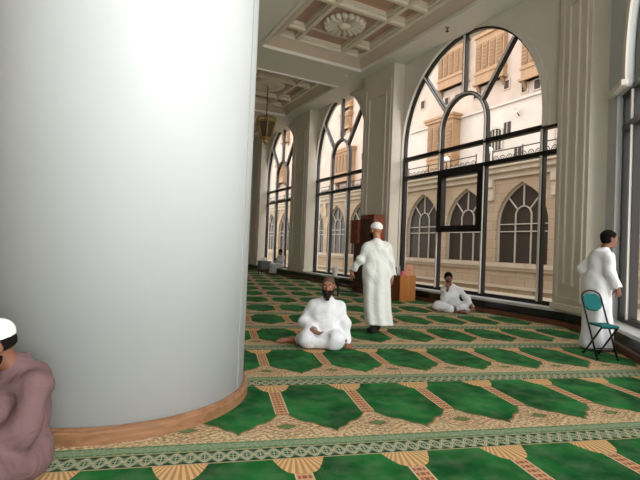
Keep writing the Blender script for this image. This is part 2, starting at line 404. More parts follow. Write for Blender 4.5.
def coffer(r, medallion):
    x0, x1, y0, y1 = r; e = .31
    root = empty('ceiling_coffer', ((x0+x1)/2, (y0+y1)/2, S)); ox, oy = root.location.x, root.location.y
    def P(x, y, z): return (x-ox, y-oy, z-S)
    # sloping cove
    bm = B()
    a = [(x0, y0), (x1, y0), (x1, y1), (x0, y1)]; b = [(x0+e, y0+e), (x1-e, y0+e), (x1-e, y1-e), (x0+e, y1-e)]
    va = [bm.verts.new(P(*p, S+.05)) for p in a]; vb = [bm.verts.new(P(*p, S+.24)) for p in b]
    for i in range(4): bm.faces.new((va[i], va[(i+1) % 4], vb[(i+1) % 4], vb[i]))
    vc = [bm.verts.new(P(*p, S)) for p in a]
    for i in range(4): bm.faces.new((va[i], va[(i+1) % 4], vc[(i+1) % 4], vc[i]))
    vd = [bm.verts.new(P(*p, S+.54)) for p in b]
    for i in range(4): bm.faces.new((vb[i], vb[(i+1) % 4], vd[(i+1) % 4], vd[i]))
    obj('cove', bm, M['cove'], root)
    bm = B()
    for (p, q) in (((x0-.05, y0-.05), (x1+.05, y0+.05)), ((x0-.05, y1-.05), (x1+.05, y1+.05)), ((x0-.05, y0+.05), (x0+.05, y1-.05)), ((x1-.05, y0+.05), (x1+.05, y1-.05))):
        box(bm, P(*p, S-.04), P(*q, S+.06))
    obj('edge_moulding', bm, M['ceiling'], root)
    bm = B(); box(bm, P(x0+e, y0+e, S+.44), P(x1-e, y1-e, S+.50)); obj('coffer_panel', bm, M['coffer'], root)
    # ribs
    bm = B()
    X0, X1, Y0, Y1 = x0+e, x1-e, y0+e, y1-e
    xa, xb = 5.52-6.31+(x0+x1)/2, 7.10-6.31+(x0+x1)/2
    def rib(p, q):
        w1 = .075
        if abs(p[0]-q[0]) < 1e-6:
            box(bm, P(p[0]-w1-.035, p[1], S+.32), P(p[0]+w1+.035, q[1], S+.46)); box(bm, P(p[0]-w1+.02, p[1], S+.24), P(p[0]+w1-.02, q[1], S+.325))
        else:
            box(bm, P(p[0], p[1]-w1-.035, S+.318), P(q[0], p[1]+w1+.035, S+.46)); box(bm, P(p[0], p[1]-w1+.02, S+.237), P(q[0], p[1]+w1-.02, S+.323))
    long = (y1-y0) > 5
    if long: ys = [(y1-e)-.72, (y1-e)-.72-1.70, (y1-e)-.72-1.70-.9]
    else:
        mid = (y0+y1)/2; ys = [mid+.92, mid-.92]
    for x in (X0+.06, xa, xb, X1-.06): rib((x, Y0), (x, Y1))
    for yy in (Y0+.06, Y1-.06): rib((X0, yy), (X1, yy))
    for i_, yy in enumerate(ys):
        if long and i_ == 0:
            rib((X0, yy), (xa, yy)); rib((xb, yy), (X1, yy))
            box(bm, P(xa, yy-.04, S+.37), P(xb, yy+.02, S+.46))
        else: rib((X0, yy), (X1, yy))
    obj('plaster_rib', bm, M['plaster'], root)
    cy = ys[0]-.80 if long else (y0+y1)/2
    cx = (xa+xb)/2
    bm = B()
    box(bm, P(xa+.1, ys[1]+.1, S+.38), P(xb-.1, ys[0]-.1, S+.45)); obj('coffer_panel', bm, M['coffer'], root)
    if medallion == 'shell':
        for k in range(18):
            ang = 2*PI*k/18; bm = B()
            d = Vector((math.cos(ang), math.sin(ang), 0)); n = Vector((-d.y, d.x, 0))
            SH = .92
            pts = [SH*q_ for q_ in (d*.16 + Vector((0, 0, -.10)), d*.30+Vector((0, 0, -.085)), d*.44+Vector((0, 0, -.07)), d*.55+Vector((0, 0, -.085)), d*.62+Vector((0, 0, -.03)))]
            rr = [.025, .05, .075, .10, .06]
            c0 = Vector(P(cx, cy, S+.40))
            tube(bm, [c0+p for p in pts], rr, 8)
            obj('petal', bm, M['plaster'], root, smooth=True)
        bm = B(); lathe(bm, [(.02, -.20), (.10, -.19), (.16, -.15), (.19, -.10), (.20, -.0)], 24)
        for v in bm.verts: v.co += Vector(P(cx, cy, S+.40))
        obj('boss', bm, M['plaster'], root, smooth=True)
    else:
        bm = B(); lathe(bm, [(.03, -.09), (.12, -.08), (.16, -.05), (.3, -.045), (.33, -.07), (.6, -.07), (.64, -.04), (.66, 0)], 40)
        for v in bm.verts: v.co += Vector(P(cx, cy, S+.39))
        obj('medallion', bm, M['plaster'], root, smooth=True)
    return root, (cx, cy)
def strc(root, lab): return tag(root, lab, 'ceiling coffer', kind='structure')
cf1, rc = coffer(coffers[0], 'shell'); strc(cf1, 'nearest ceiling coffer with carved shell rosette')
cf2, lc = coffer(coffers[1], 'plain'); strc(cf2, 'second ceiling coffer holding the hanging lantern')
cf3, _ = coffer(coffers[2], 'plain'); strc(cf3, 'far ceiling coffer beyond the lantern')
for r, w_ in zip(coffers[3:5], ('nearer', 'farther')):
    c_, _ = coffer(r, 'plain'); strc(c_, w_ + ' ceiling coffer hidden behind the round white column')

# ---- windows with round-headed tracery
def ellarc(c, a, sp, b, t0=0, t1=PI, n=36):
    return [(c+a*math.cos(t0+(t1-t0)*i/n), sp+b*math.sin(t0+(t1-t0)*i/n)) for i in range(n+1)]
def window(name, c, R, sp, b, inner, isp, ib, side_r, side_l, mtx=None, vent=True, lab=''):
    """c centre along the wall (y), side_r: extra sidelight on the low-y side, side_l on the high-y side"""
    sill, t1, t2 = .31, 3.62, 4.21
    root = empty(name); root.matrix_world = mtx if mtx is not None else Matrix.Translation((XG, 0, 0))
    arc = ellarc(c, R-.02, sp, b-.02)
    lo, hi = c-R-side_r+.05, c+R+side_l-.05
    D0, D1 = -.06, .06
    f = B()
    path = [(c+R-.02, t2)] + arc + [(c-R+.02, t2)]
    sweep(f, path, .05, D0+.01, D1)
    sweep(f, [(hi, t2), (hi, sill+.05), (lo, sill+.05), (lo, t2)], .10, D0, D1)
    sweep(f, [(lo-.04, t2), (hi+.04, t2)], .11, D0-.012, D1); sweep(f, [(lo-.04, t1), (hi+.04, t1)], .11, D0-.012, D1)
    fr = obj('frame', f, M['dark'], root)
    # mullions: dark box + light strip
    def mull(path, w=.10):
        m_ = B(); sweep(m_, path, w, D0+.002, D1-.004); o = obj('mullion', m_, M['dark'], root)
        s_ = B(); sweep(s_, path, w*.40, D0-.035, D0+.01); obj('aluminium_strip', s_, M['silver'], o)
        return o
    ia = ellarc(c, inner, isp, ib)
    ang = math.radians(48)
    def outer_at(x0, z0, dx, dz):
        t = 0
        while ((x0+dx*t-c)/R)**2 + (max(0, z0+dz*t-sp)/b)**2 < .96 and t < 5: t += .01
        return (x0+dx*t, z0+dz*t)
    mull([(c+inner, t2)] + ia + [(c-inner, t2)])
    mull([(c, isp+ib), (c, sp+b-.06)])
    for sgn in (1, -1):
        p0 = (c+sgn*inner*math.cos(math.radians(38)), isp+ib*math.sin(math.radians(38)))
        p1 = outer_at(*p0, sgn*.60, .80)
        mull([p0, p1])
        mull([(c+sgn*inner, sill+.08), (c+sgn*inner, t1-.05)]); mull([(c+sgn*inner, t1+.05), (c+sgn*inner, t2-.05)])
        if (side_r if sgn < 0 else side_l) > 0:
            mull([(c+sgn*(R-.03), sill+.08), (c+sgn*(R-.03), t1-.05)]); mull([(c+sgn*(R-.03), t1+.05), (c+sgn*(R-.03), t2-.05)])
    if vent:
        v = B(); x0, x1 = c-inner+.08, c+inner-.08; z0, z1 = 2.02, t1-.1
        sweep(v, [(x0, z0), (x1, z0), (x1, z1), (x0, z1)], .17, D0-.05, D1, closed=True)
        vs = obj('vent_sash', v, M['dark'], root)
        h = B(); box(h, (D0-.09, c-.05, z0-.02), (D0-.05, c+.05, z0+.02)); obj('sash_handle', h, M['dark'], vs)
    # glass
    g = B()
    vs_ = [g.verts.new((0, y, z)) for y, z in [(hi, sill+.05), (hi, t2)] + [p for p in path[1:-1]] + [(lo, t2), (lo, sill+.05)]]
    g.faces.new(vs_); obj('pane', g, M['glass'], root)
    return struct(root, lab, 'window')

window('window_1', 8.90, 2.43, 4.55, 2.72, .80, 4.76, .87, .46, 0, lab='nearest tall arched window with dark tracery and a heavy vent sash')
window('window_2', 15.29, 1.91, 4.81, 2.58, .65, 4.91, .71, 0, 0, vent=False, lab='second tall arched window, left of the walking man')
window('window_3', 21.03, 1.91, 4.81, 2.58, .65, 4.91, .71, 0, 0, vent=False, lab='third tall arched window beside the far seated man')
window('window_4', 26.8, 1.91, 4.81, 2.58, .65, 4.91, .71, 0, 0, vent=False, lab='farthest tall arched window on the window wall')
window('window_5', -3.72, 2.43, 4.55, 2.72, .80, 4.76, .87, .46, .46, mtx=mB() @ Matrix.Translation((.1, 0, 0)), lab='tall arched window in the angled right wall beside the standing man')

def arch_wall(bm, y0, y1, z1, openings, X0, X1, sill):
    """wall slab from y0 to y1; openings = (c,R,sp,b,side_low,side_high,t2)"""
    cur = y0
    for (c, R, sp, b, sr, sl, t2) in sorted(openings):
        a0, a1 = c-R-sr, c+R+sl
        box(bm, (X0, cur, 0), (X1, a0, z1))
        box(bm, (X0, a0, 0), (X1, a1, sill-.05))
        if sr: box(bm, (X0, a0, t2), (X1, c-R, z1))
        if sl: box(bm, (X0, c+R, t2), (X1, a1, z1))
        arc = ellarc(c, R, sp, b, n=40)
        for i in range(40):
            (ya, za), (yb, zb) = arc[i], arc[i+1]
            za, zb = min(za, z1-.01), min(zb, z1-.01)
            prism(bm, [(ya, za), (ya, z1), (yb, z1), (yb, zb)], X0, X1, axis=0)
        cur = a1
    box(bm, (X0, cur, 0), (X1, y1, z1))
op = [(8.90, 2.43, 4.55, 2.72, .46, 0, 4.21), (15.29, 1.91, 4.81, 2.58, 0, 0, 4.1), (21.03, 1.91, 4.81, 2.58, 0, 0, 4.1), (26.8, 1.91, 4.81, 2.58, 0, 0, 4.1)]
bm = B(); arch_wall(bm, 5.25, 30, 8.1, op, XW, 9.1, .33)
struct(obj('wall_right', bm, M['wall']), 'cream window wall pierced by tall arched windows', 'wall')
bm = B(); arch_wall(bm, -7.0, .0, 8.1, [(-3.72, 2.43, 4.55, 2.72, .46, .46, 4.21)], -.05, .2, .33)
o = struct(obj('wall_right_angled', bm, M['column']), 'cream wall at an angle behind the standing man', 'wall'); o.matrix_world = mB()  # column paint picked over cream to make up for missing window light
bm = B(); box(bm, (-4.3, -2, 0), (-4, 30, 8.1)); struct(obj('wall_left', bm, M['wall']), 'plain wall on the far side of the hall', 'wall')
bm = B(); box(bm, (-4.3, 30, 0), (9.0, 30.3, 8.1)); struct(obj('wall_far', bm, M['wall']), 'plain wall at the far end of the hall', 'wall')

bm = B(); box(bm, (-4.3, -2.3, 0), (-1.4, -2, 8.1)); struct(obj('light_block_wall_back', bm, M['wall']), 'added unseen wall behind the camera, cutting light on the column', 'wall')  # added out of view to limit light from the back reaching the column
# arch architraves
def architrave(name, c, R, sp, b, sr, sl, mtx, X):
    bm = B()
    zt = 4.21
    a = ellarc(c, R+.07, sp, b+.07, n=44)
    a = [p for p in a]
    left = [(c+R+.07, .36)] if not sl else [(c+R+.07, zt)]
    right = [(c-R-.07, .36)] if not sr else [(c-R-.07, zt)]
    pth = [p for p in left + a + right if p[1] < S+.6]
    sweep(bm, pth, .14, X-.035, X)
    o = obj(name, bm, M['wall']); o.matrix_world = mtx
    sweep2 = None
    return struct(o, 'moulded surround of an arched window', 'moulding')
k = 0
for (c, R, sp, b, sr, sl, t2) in op:
    k += 1; architrave('trim_%d' % k, c, R, sp, b, sr, sl, Matrix.Identity(4), XW)
architrave('trim_5', -3.72, 2.43, 4.55, 2.72, .46, .46, mB(), -.05)
# ledge-like head over the side light on the angled wall
bm = B(); box(bm, (-.16, -1.36, 4.22), (-.05, -.62, 4.32), bev=.015)
o = struct(obj('trim_6', bm, M['wall']), 'small projecting shelf over the side light of the angled wall window', 'moulding'); o.matrix_world = mB()

# pilasters with raised panel frames
def pilaster(y0, y1, X=8.445, z0=.33, z1=S, lab='', name='pilaster', depth=.41, mtx=None, parent=None):
    root = empty(name, (X, (y0+y1)/2, 0))
    if mtx is not None: root.matrix_world = mtx
    h = (y1-y0)/2
    bm = B(); box(bm, (0, -h, z0), (depth, h, z1), bev=.01); obj('shaft', bm, M['panel'], root)
    bm = B()
    sweep(bm, [(-h+.14, z0+.22), (h-.14, z0+.22), (h-.14, z1-.5), (-h+.14, z1-.5)], .07, -.028, .0, closed=True)
    obj('outer_moulding', bm, M['panel'], root)
    bm = B()
    g = .36
    sweep(bm, [(-h+g, z0+.5), (h-g, z0+.5), (h-g, z1-.85), (-h+g, z1-.85)], .06, -.04, .0, closed=True)
    obj('inner_moulding', bm, M['panel'], root)
    bm = B(); box(bm, (-.05, -h-.01, z0), (depth, h+.01, z0+.12), bev=.01); obj('plinth', bm, M['panel'], root)
    return struct(root, lab, 'pilaster')
pilaster(11.37, 13.02, lab='panelled pilaster between the first and second arched windows')
pilaster(17.19, 18.85, lab='panelled pilaster between the second and third arched windows')
pilaster(22.87, 24.48, lab='panelled pilaster beyond the third arched window')
# chamfered corner pilaster
p1, p2 = Vector((8.60, 5.95, 0)), Vector((8.2, 5.03, 0))
mid = (p1+p2)/2; dv = (p1-p2); L_ = dv.length; ang = math.atan2(dv.y, dv.x) - PI/2
pilaster(-L_/2, L_/2, mtx=Matrix.Translation(mid) @ Matrix.Rotation(ang, 4, 'Z'), depth=.50, lab='panelled corner pilaster behind the standing man')

# base: skirting, black granite riser, marble ledge
def along(off):
    """polyline parallel to the glass planes, offset inwards, with the 22.5 degree chamfer at the corner"""
    # window wall x = 8.8-off ; wall B: x - y = 3.71 - off*sqrt2
    x = 8.8-off; d = 3.71-off*math.sqrt(2)
    corner = Vector((x, x-d))
    k = .42
    a = corner + Vector((0, k)); b = corner + Vector((-q2*k, -q2*k))
    e = Vector((x, 29.99)); s = Vector((-1.9+d+.0, -1.9)); 
    return [tuple(e), tuple(a), tuple(b), tuple(s)]
def band(name, o1, o2, z0, z1, m, lab, cat):
    bm = B(); A, C = along(o1), along(o2)
    for i in range(3):
        prism(bm, [A[i], A[i+1], C[i+1], C[i]], z0, z1)
    bmesh.ops.remove_doubles(bm, verts=bm.verts, dist=1e-5)
    return struct(obj(name, bm, m), lab, cat)
band('baseboard_right', .24, .31, 0, .10, M['skirt'], 'brown wooden skirting along the window wall', 'skirting')
band('trim_7', .155, .24, 0, .27, M['granite'], 'black granite riser below the window ledge', 'riser')
band('trim_8', -.13, .265, .27, .325, M['ledge'], 'grey-white marble ledge below the windows', 'ledge')

# round column
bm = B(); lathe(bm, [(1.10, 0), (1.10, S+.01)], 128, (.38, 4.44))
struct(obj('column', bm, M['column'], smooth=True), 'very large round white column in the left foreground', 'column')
bm = B()
pr = [(1.102, 0), (1.145, 0), (1.145, .075), (1.135, .085), (1.135, .092), (1.115, .105), (1.102, .105)]
rings = [[bm.verts.new((.38+r*math.cos(2*PI*k/128), 4.44+r*math.sin(2*PI*k/128), z)) for k in range(128)] for r, z in pr]
for i in range(len(pr)):
    A, C = rings[i], rings[(i+1) % len(pr)]
    for k in range(128): bm.faces.new((A[k], A[(k+1) % 128], C[(k+1) % 128], C[k]))
struct(obj('baseboard_column', bm, M['skirt2'], smooth=False), 'curved tan wooden skirting round the white column', 'skirting')
# vertical seam of the column cladding near its right edge
aa = math.radians(-28.5+ -0)
bm = B()
for da in (0,):
    th_ = math.radians(-36)
    c_ = Vector((.38+1.10*math.cos(th_), 4.44+1.10*math.sin(th_), 0))
    m_ = Matrix.Translation(c_) @ Matrix.Rotation(th_, 4, 'Z')
    box(bm, (-.002, -.006, .11), (.004, .006, S), m_)
struct(obj('trim_9', bm, M['seam']), 'thin vertical seam on the round white column', 'seam')

# ceiling fittings
def downlight(x, y, lab):
    root = empty('downlight', (x, y, S))
    bm = B(); lathe(bm, [(.055, -.012), (.10, -.014), (.11, -.004), (.11, 0)], 24); obj('rim', bm, M['plastic'], root, smooth=True)
    bm = B(); lathe(bm, [(.04, -.02), (.055, -.015), (.056, -.001)], 20); obj('bulb', bm, M['globe'], root, smooth=True)
    tag(root, lab, 'light')
downlight(7.78, 13.25, 'small round downlight in the ceiling beam beside the first coffer')
downlight(8.15, 18.5, 'small round downlight in the ceiling beam near the lantern')
root = empty('sprinkler', (8.26, 8.9, S)); bm = B(); lathe(bm, [(.012, -.09), (.012, 0)], 10); lathe(bm, [(.02, -.10), (.045, -.10), (.045, -.09), (.01, -.088)], 14); obj('nozzle', bm, M['dark'], root)
bm = B(); lathe(bm, [(.05, -.012), (.06, 0)], 20); obj('escutcheon', bm, M['chrome'], root); tag(root, 'small ceiling sprinkler over the nearest arched window', 'sprinkler')

# ---------------- lantern
LX, LY = lc
root = empty('hanging_lantern', (LX, LY, S+.34)); tag(root, 'aged brass glass lantern hanging on a long chain', 'lantern')
bm = B()
n = 12
for i in range(n):
    z0 = -.0 - i*.098
    pts = [(.018*math.cos(a)*(1 if i % 2 else 0), .018*math.cos(a)*(0 if i % 2 else 1), z0-.05+.055*math.sin(a)) for a in [2*PI*k/10 for k in range(10)]]
    tube(bm, pts, .009, 5, closed=True)
tube(bm, [(0, 0, .02), (0, 0, -1.18)], .007, 5)
obj('chain', bm, M['dark'], root)
bm = B(); lathe(bm, [(.09, .0), (.10, -.02), (.02, -.05)], 16); obj('ceiling_rose', bm, M['brass'], root)
def ringpts(r, z): return [(r*math.cos(PI/3*k+.3), r*math.sin(PI/3*k+.3), z) for k in range(6)]
levels = [(.40, -1.30), (.38, -1.42), (.22, -2.05)]
bm = B()
for r, z in levels: tube(bm, ringpts(r, z), .03, 6, closed=True)
for k in range(6):
    tube(bm, [ringpts(r, z)[k] for r, z in levels], .026, 6)
    tube(bm, [ringpts(.40, -1.30)[k], ringpts(.30, -1.20)[k], (0, 0, -1.16)], .018, 6)
lathe(bm, [(.03, -1.14), (.06, -1.17), (.04, -1.22), (.10, -1.26)], 12)
obj('cage', bm, M['brass'], root)
bm = B()
for k in range(6):
    a, b_ = ringpts(.37, -1.42), ringpts(.21, -2.04)
    bm.faces.new([bm.verts.new(p) for p in (a[k], a[(k+1) % 6], b_[(k+1) % 6], b_[k])])
obj('lantern_glass', bm, M['amber'], root)
bm = B(); lathe(bm, [(.20, -2.05), (.12, -2.10), (.08, -2.16), (.10, -2.2), (.03, -2.26), (.015, -2.3)], 14); obj('finial', bm, M['brass'], root, smooth=True)
for k in range(3):
    bm = B(); a = 2*PI*k/3; lathe(bm, [(.02, -2.0), (.02, -1.78)], 8, (.07*math.cos(a), .07*math.sin(a))); obj('candle', bm, M['globe'], root)

def daylight(name, loc, rot, sx, sy, power, col):
    l = bpy.data.lights.new(name, 'AREA'); l.shape = 'RECTANGLE'; l.size = sx; l.size_y = sy; l.energy = power; l.color = col
    o = bpy.data.objects.new(name, l); COL.objects.link(o); o.location = loc; o.rotation_euler = rot; return o


l = bpy.data.lights.new('hazy_sun', 'SUN'); l.energy = SUN; l.angle = math.radians(55); l.color = (1, .985, .96)
o = bpy.data.objects.new('hazy_sun', l); COL.objects.link(o); o.location = (3, -8, 6)
dr = Vector(SDIR).normalized(); o.rotation_euler = dr.to_track_quat('-Z', 'Y').to_euler()
# ------------------------------------------------------------------ courtyard and the buildings across it
bm = B(); box(bm, (9.1, -30, -.5), (60, 75, -.3)); struct(obj('courtyard_ground', bm, M['paving']), 'pale paved courtyard outside the windows', 'ground')
XF = 17.0
fac = empty('arcade_building', (XF, 0, -.3)); fac.location = (XF, 0, 0)
tag(fac, 'low sandstone building across the courtyard with pointed arched windows', 'building')
def pointed(c, w, sp, ap, n=14):
    """pointed arch from low y to high y: returns list of (y,z)"""
    r = []
    for i in range(n+1):
        t = i/n; a = t*PI/2
        r.append((c-w*math.cos(a)**1.08, sp+(ap-sp)*(math.sin(a)*.62+t*.38)))
    return r + [(2*c-y, z) for y, z in r[-2::-1]]
cs = [13.35 + 3.22*k for k in range(-6, 15)]
WH, SPR, APX, SIL = 1.32, 2.8, 4.62, 1.05
bm = B()
cur = -20.
for c in cs:
    box(bm, (0, cur, -.5), (.6, c-WH, 5.3)); box(bm, (0, c-WH, -.5), (.6, c+WH, SIL))
    P_ = [(c-WH, SIL)]
    arc = pointed(c, WH, SPR, APX)
    for i in range(len(arc)-1):
        (ya, za), (yb, zb) = arc[i], arc[i+1]
        prism(bm, [(ya, za), (ya, 5.3), (yb, 5.3), (yb, zb)], 0, .6, axis=0)
    cur = c+WH
box(bm, (0, cur, -.5), (.6, 70, 5.3))
obj('facade_wall', bm, M['stone'], fac)
bm = B(); box(bm, (-.30, -20, 5.12), (1.2, 70, 5.34)); box(bm, (-.42, -20, 5.34), (1.2, 70, 5.5)); box(bm, (-.12, -20, 4.86), (0, 70, 5.12))
obj('cornice', bm, M['stone_trim'], fac)
bm = B(); box(bm, (-.16, -20, .84), (0, 70, 1.02)); box(bm, (-.08, -20, .70), (0, 70, .84)); box(bm, (-.1, -20, -.1), (0, 70, .02)); obj('string_course', bm, M['stone_trim'], fac)
bm = B(); box(bm, (.6, -20, 5.2), (6.0, 70, 5.4)); obj('roof', bm, M['stone_trim'], fac)
for c in cs:
    bm = B(); box(bm, (.22, c-WH-.05, SIL-.02), (.26, c+WH+.05, APX+.1)); wn = obj('arched_window', bm, M['dark_glass'], fac)
    bm = B(); W2 = .04
    arc = pointed(c, WH-.03, SPR, APX-.04)
    sweep(bm, [(c-WH+.03, SIL+.03)] + arc + [(c+WH-.03, SIL+.03)], .05, .14, .22)
    for z in (2.45, 2.78): sweep(bm, [(c-WH, z), (c+WH, z)], W2, .15, .22)
    ia = ellarc(c, .4, 3.15, .42, n=14)
    sweep(bm, [(c+.4, SIL)] + ia + [(c-.4, SIL)], W2, .15, .22)
    sweep(bm, [(c, 3.57), (c, APX-.06)], W2, .15, .22)
    for s_ in (1, -1): sweep(bm, [(c+s_*.30, 3.42), (c+s_*.82, 4.02)], W2, .15, .22)
    obj('window_bars', bm, M['greyframe'], wn)
# stepped corbels between the arches
for c in cs:
    y = c+1.61; bm = B()
    prism(bm, [(0, 3.9), (-.10, 3.9), (-.10, 4.5), (-.18, 4.5), (-.18, 4.86), (0, 4.86)], y-.15, y+.15, axis=1)
    obj('corbel', bm, M['stone_trim'], fac)
# roof railing of scrolls
def railing(y0, y1, lab):
    root = empty('roof_railing', (XF-.1, y0, 5.5)); bm = B(); L = y1-y0
    tube(bm, [(0, 0, .06), (0, L, .06)], .022, 5); tube(bm, [(0, 0, .66), (0, L, .66)], .028, 5)
    n = int(L/1.6)
    for i in range(n+1): tube(bm, [(0, L*i/n, 0), (0, L*i/n, .74)], .028, 5)
    obj('rail_bars', bm, M['iron'], root)
    bm = B(); m = int(L/.36)
    for i in range(m):
        y = L*(i+.5)/m
        tube(bm, [(0, y+.15*math.cos(a), .27+.17*math.sin(a)) for a in [2*PI*k/9 for k in range(9)]], .022, 4, closed=True)
        tube(bm, [(0, y+.06*math.cos(a), .28+.07*math.sin(a)) for a in [2*PI*k/6 for k in range(6)]], .018, 4, closed=True)
    obj('rail_scrolls', bm, M['iron'], root)
    tag(root, lab, 'railing')
railing(2.0, 14.9, 'black scrolled iron railing on the arcade roof, right stretch')
railing(15.9, 29.5, 'black scrolled iron railing on the arcade roof, middle stretch')
railing(30.5, 46, 'black scrolled iron railing on the arcade roof, farthest stretch')

XU = 24.
up = empty('old_town_house', (XU, 0, 0)); tag(up, 'tall pinkish plastered old house with ochre lattice bays behind the arcade', 'building')
bm = B(); box(bm, (0, -12, -.3), (3, 70, 20)); obj('house_wall', bm, M['upper'], up)
bm = B(); box(bm, (-.25, 12, 5.0), (0, 31, 11.0)); box(bm, (-.4, 12, 11.0), (0, 31, 11.12)); obj('lower_storey', bm, M['annex'], up)
bm = B(); box(bm, (-1.6, 22.6, 5.0), (-.25, 26, 7.1)); box(bm, (-1.7, 22.5, 7.1), (-.25, 26.1, 7.25)); obj('white_parapet', bm, M['annex'], up)
def bay(y0, y1, z0, z1, depth=.9, tiers=1, x=0., corb=True):
    b = B(); X0 = x-depth
    box(b, (X0+.05, y0, z0), (x, y1, z1)); o = obj('wooden_bay', b, M['bay'], up)
    th_ = (z1-z0)/tiers
    for k in range(tiers):
        zb = z0+k*th_; b = B()
        box(b, (X0-.08, y0-.1, zb), (x, y1+.1, zb+.14)); box(b, (X0-.02, y0-.04, zb+th_*.22), (x, y1+.04, zb+th_*.26)); obj('bay_ledge', b, M['bay'], o)
    b = B()
    box(b, (X0-.2, y0-.22, z1-.05), (x, y1+.22, z1+.12)); box(b, (X0-.12, y0-.14, z1-.25), (x, y1+.14, z1-.05))
    obj('bay_cornice', b, M['bay'], o)
    n = max(2, int((y1-y0)/.55))
    for k in range(tiers):
        zb = z0+k*th_; b = B()
        for i in range(n):
            a, c = y0+(y1-y0)*(i+.14)/n, y0+(y1-y0)*(i+.86)/n
            box(b, (X0+.0, a, zb+th_*.32), (X0+.06, c, zb+th_*.86))
            for j in range(7):
                z = zb+th_*(.35+.07*j); box(b, (X0-.03, a+.05, z), (X0+.01, c-.05, z+th_*.035))
        obj('lattice_shutter', b, M['bay_dark'], o)
    if corb:
        for y in (y0+.15, y1-.15):
            b = B(); prism(b, [(X0+.05, z0), (x, z0), (x, z0-.55)], y-.1, y+.1, axis=1)
            obj('bay_bracket', b, M['bay_dark'], o)
bay(20.25, 22.6, 12.9, 19.4, tiers=2, depth=.42)
bay(23.5, 26.3, 13.6, 19.6, tiers=2, depth=.42)
bay(16.6, 18.9, 12.1, 18.6, tiers=2, depth=.42)
bay(23.9, 26.5, 7.4, 11.2, depth=.8, x=-.25)
bay(39.1, 40.6, 13.65, 15.2, depth=.4); bay(39.0, 40.7, 15.8, 17.6, depth=.4)
bay(38.2, 41.4, 8.2, 11.5, depth=.6)
bay(55.0, 57.4, 9.85, 12.3, depth=.6); bay(54.6, 56.6, 15.2, 17.6, depth=.4)
bay(10, 12.4, 12, 18, tiers=2, depth=.42); bay(3, 5.5, 9, 15, tiers=2, depth=.42)
for (y, z, s_) in [(28.3, 13.2, .34), (25.6, 12.75, .3), (24.6, 12.75, .26), (18.85, 11.8, .3), (17.95, 11.75, .32), (22.8, 12.4, .26), (20.2, 12.4, .3), (31.2, 11, .35), (36.5, 14, .35), (36.8, 10.4, .35), (46, 12, .4), (48, 9, .4), (50, 13, .4), (14, 11.5, .35), (7.5, 11, .4)]:
    b = B(); box(b, (-.03, y-s_*.75, z-s_), (0, y+s_*.75, z+s_)); w_ = obj('small_window', b, M['void'], up)
    b = B(); sweep(b, [(y-s_*.75, z-s_), (y+s_*.75, z-s_), (y+s_*.75, z+s_), (y-s_*.75, z+s_)], .07, -.06, 0, closed=True); obj('window_frame', b, M['upper'], w_)
# arched window and plain window in the lower storey
b = B(); arc = ellarc(20.75, .55, 9.35, .3, n=12); prism(b, [(21.3, 8.2)] + arc + [(20.2, 8.2)], -.29, -.25, axis=0); aw = obj('arched_window', b, M['dark_glass'], up)
b = B(); sweep(b, [(21.3, 8.2)] + arc + [(20.2, 8.2)], .12, -.34, -.25); sweep(b, [(20.75, 8.2), (20.75, 9.6)], .08, -.33, -.26); sweep(b, [(20.5, 8.2), (20.5, 9.5)], .04, -.32, -.26); sweep(b, [(21.0, 8.2), (21.0, 9.5)], .04, -.32, -.26); obj('window_frame', b, M['greyframe'], aw)
for (y, z0, z1) in ((19.85, 8.8, 9.85), (19.0, 7.2, 8.1)):
    b = B(); box(b, (-.29, y-.25, z0), (-.25, y+.25, z1)); w_ = obj('plain_window', b, M['void'], up)
    b = B(); box(b, (-.31, y-.02, z0), (-.29, y+.02, z1)); obj('window_frame', b, M['greyframe'], w_)
b = B(); tube(b, [(-.3, 16.55, 5.3), (-.3, 16.55, 10.6), (-.3, 17.3, 11.05)], .04, 6); obj('drain_pipe', b, M['upper'], up)
# roof edge string lights cable and dish
root = empty('satellite_dish', (XU-.55, 19.0, 10.3)); b = B()
prof = [(.05, 0), (.2, .02), (.36, .08), (.37, .09), (.2, .04), (.05, .02)]
lathe(b, prof, 24)
o = obj('dish', b, M['greyframe'], root); o.rotation_euler = (0, -1.4, .1); o.scale = (.55, .55, .55)
b = B(); tube(b, [(0, 0, 0), (.3, 0, -.25)], .03, 6); obj('bracket', b, M['iron'], root); tag(root, 'small grey satellite dish on the pale lower storey', 'satellite dish')
for (y, x, lab) in ((18.35, XF+.3, 'white globe lamp standing by the roof railing below the lower wooden bay'), (14.6+.85, XF+.3, 'white globe lamp on the arcade roof beside the right railing stretch')):
    root = empty('globe_lamp', (x, y, 5.5)); b = B(); lathe(b, [(.06, 0), (.03, .05), (.025, .75)], 10); obj('post', b, M['iron'], root)
    b = B(); bmesh.ops.create_uvsphere(b, u_segments=16, v_segments=10, radius=.16)
    for v in b.verts: v.co.z += .9
    obj('globe', b, M['globe'], root, smooth=True); tag(root, lab, 'lamp')
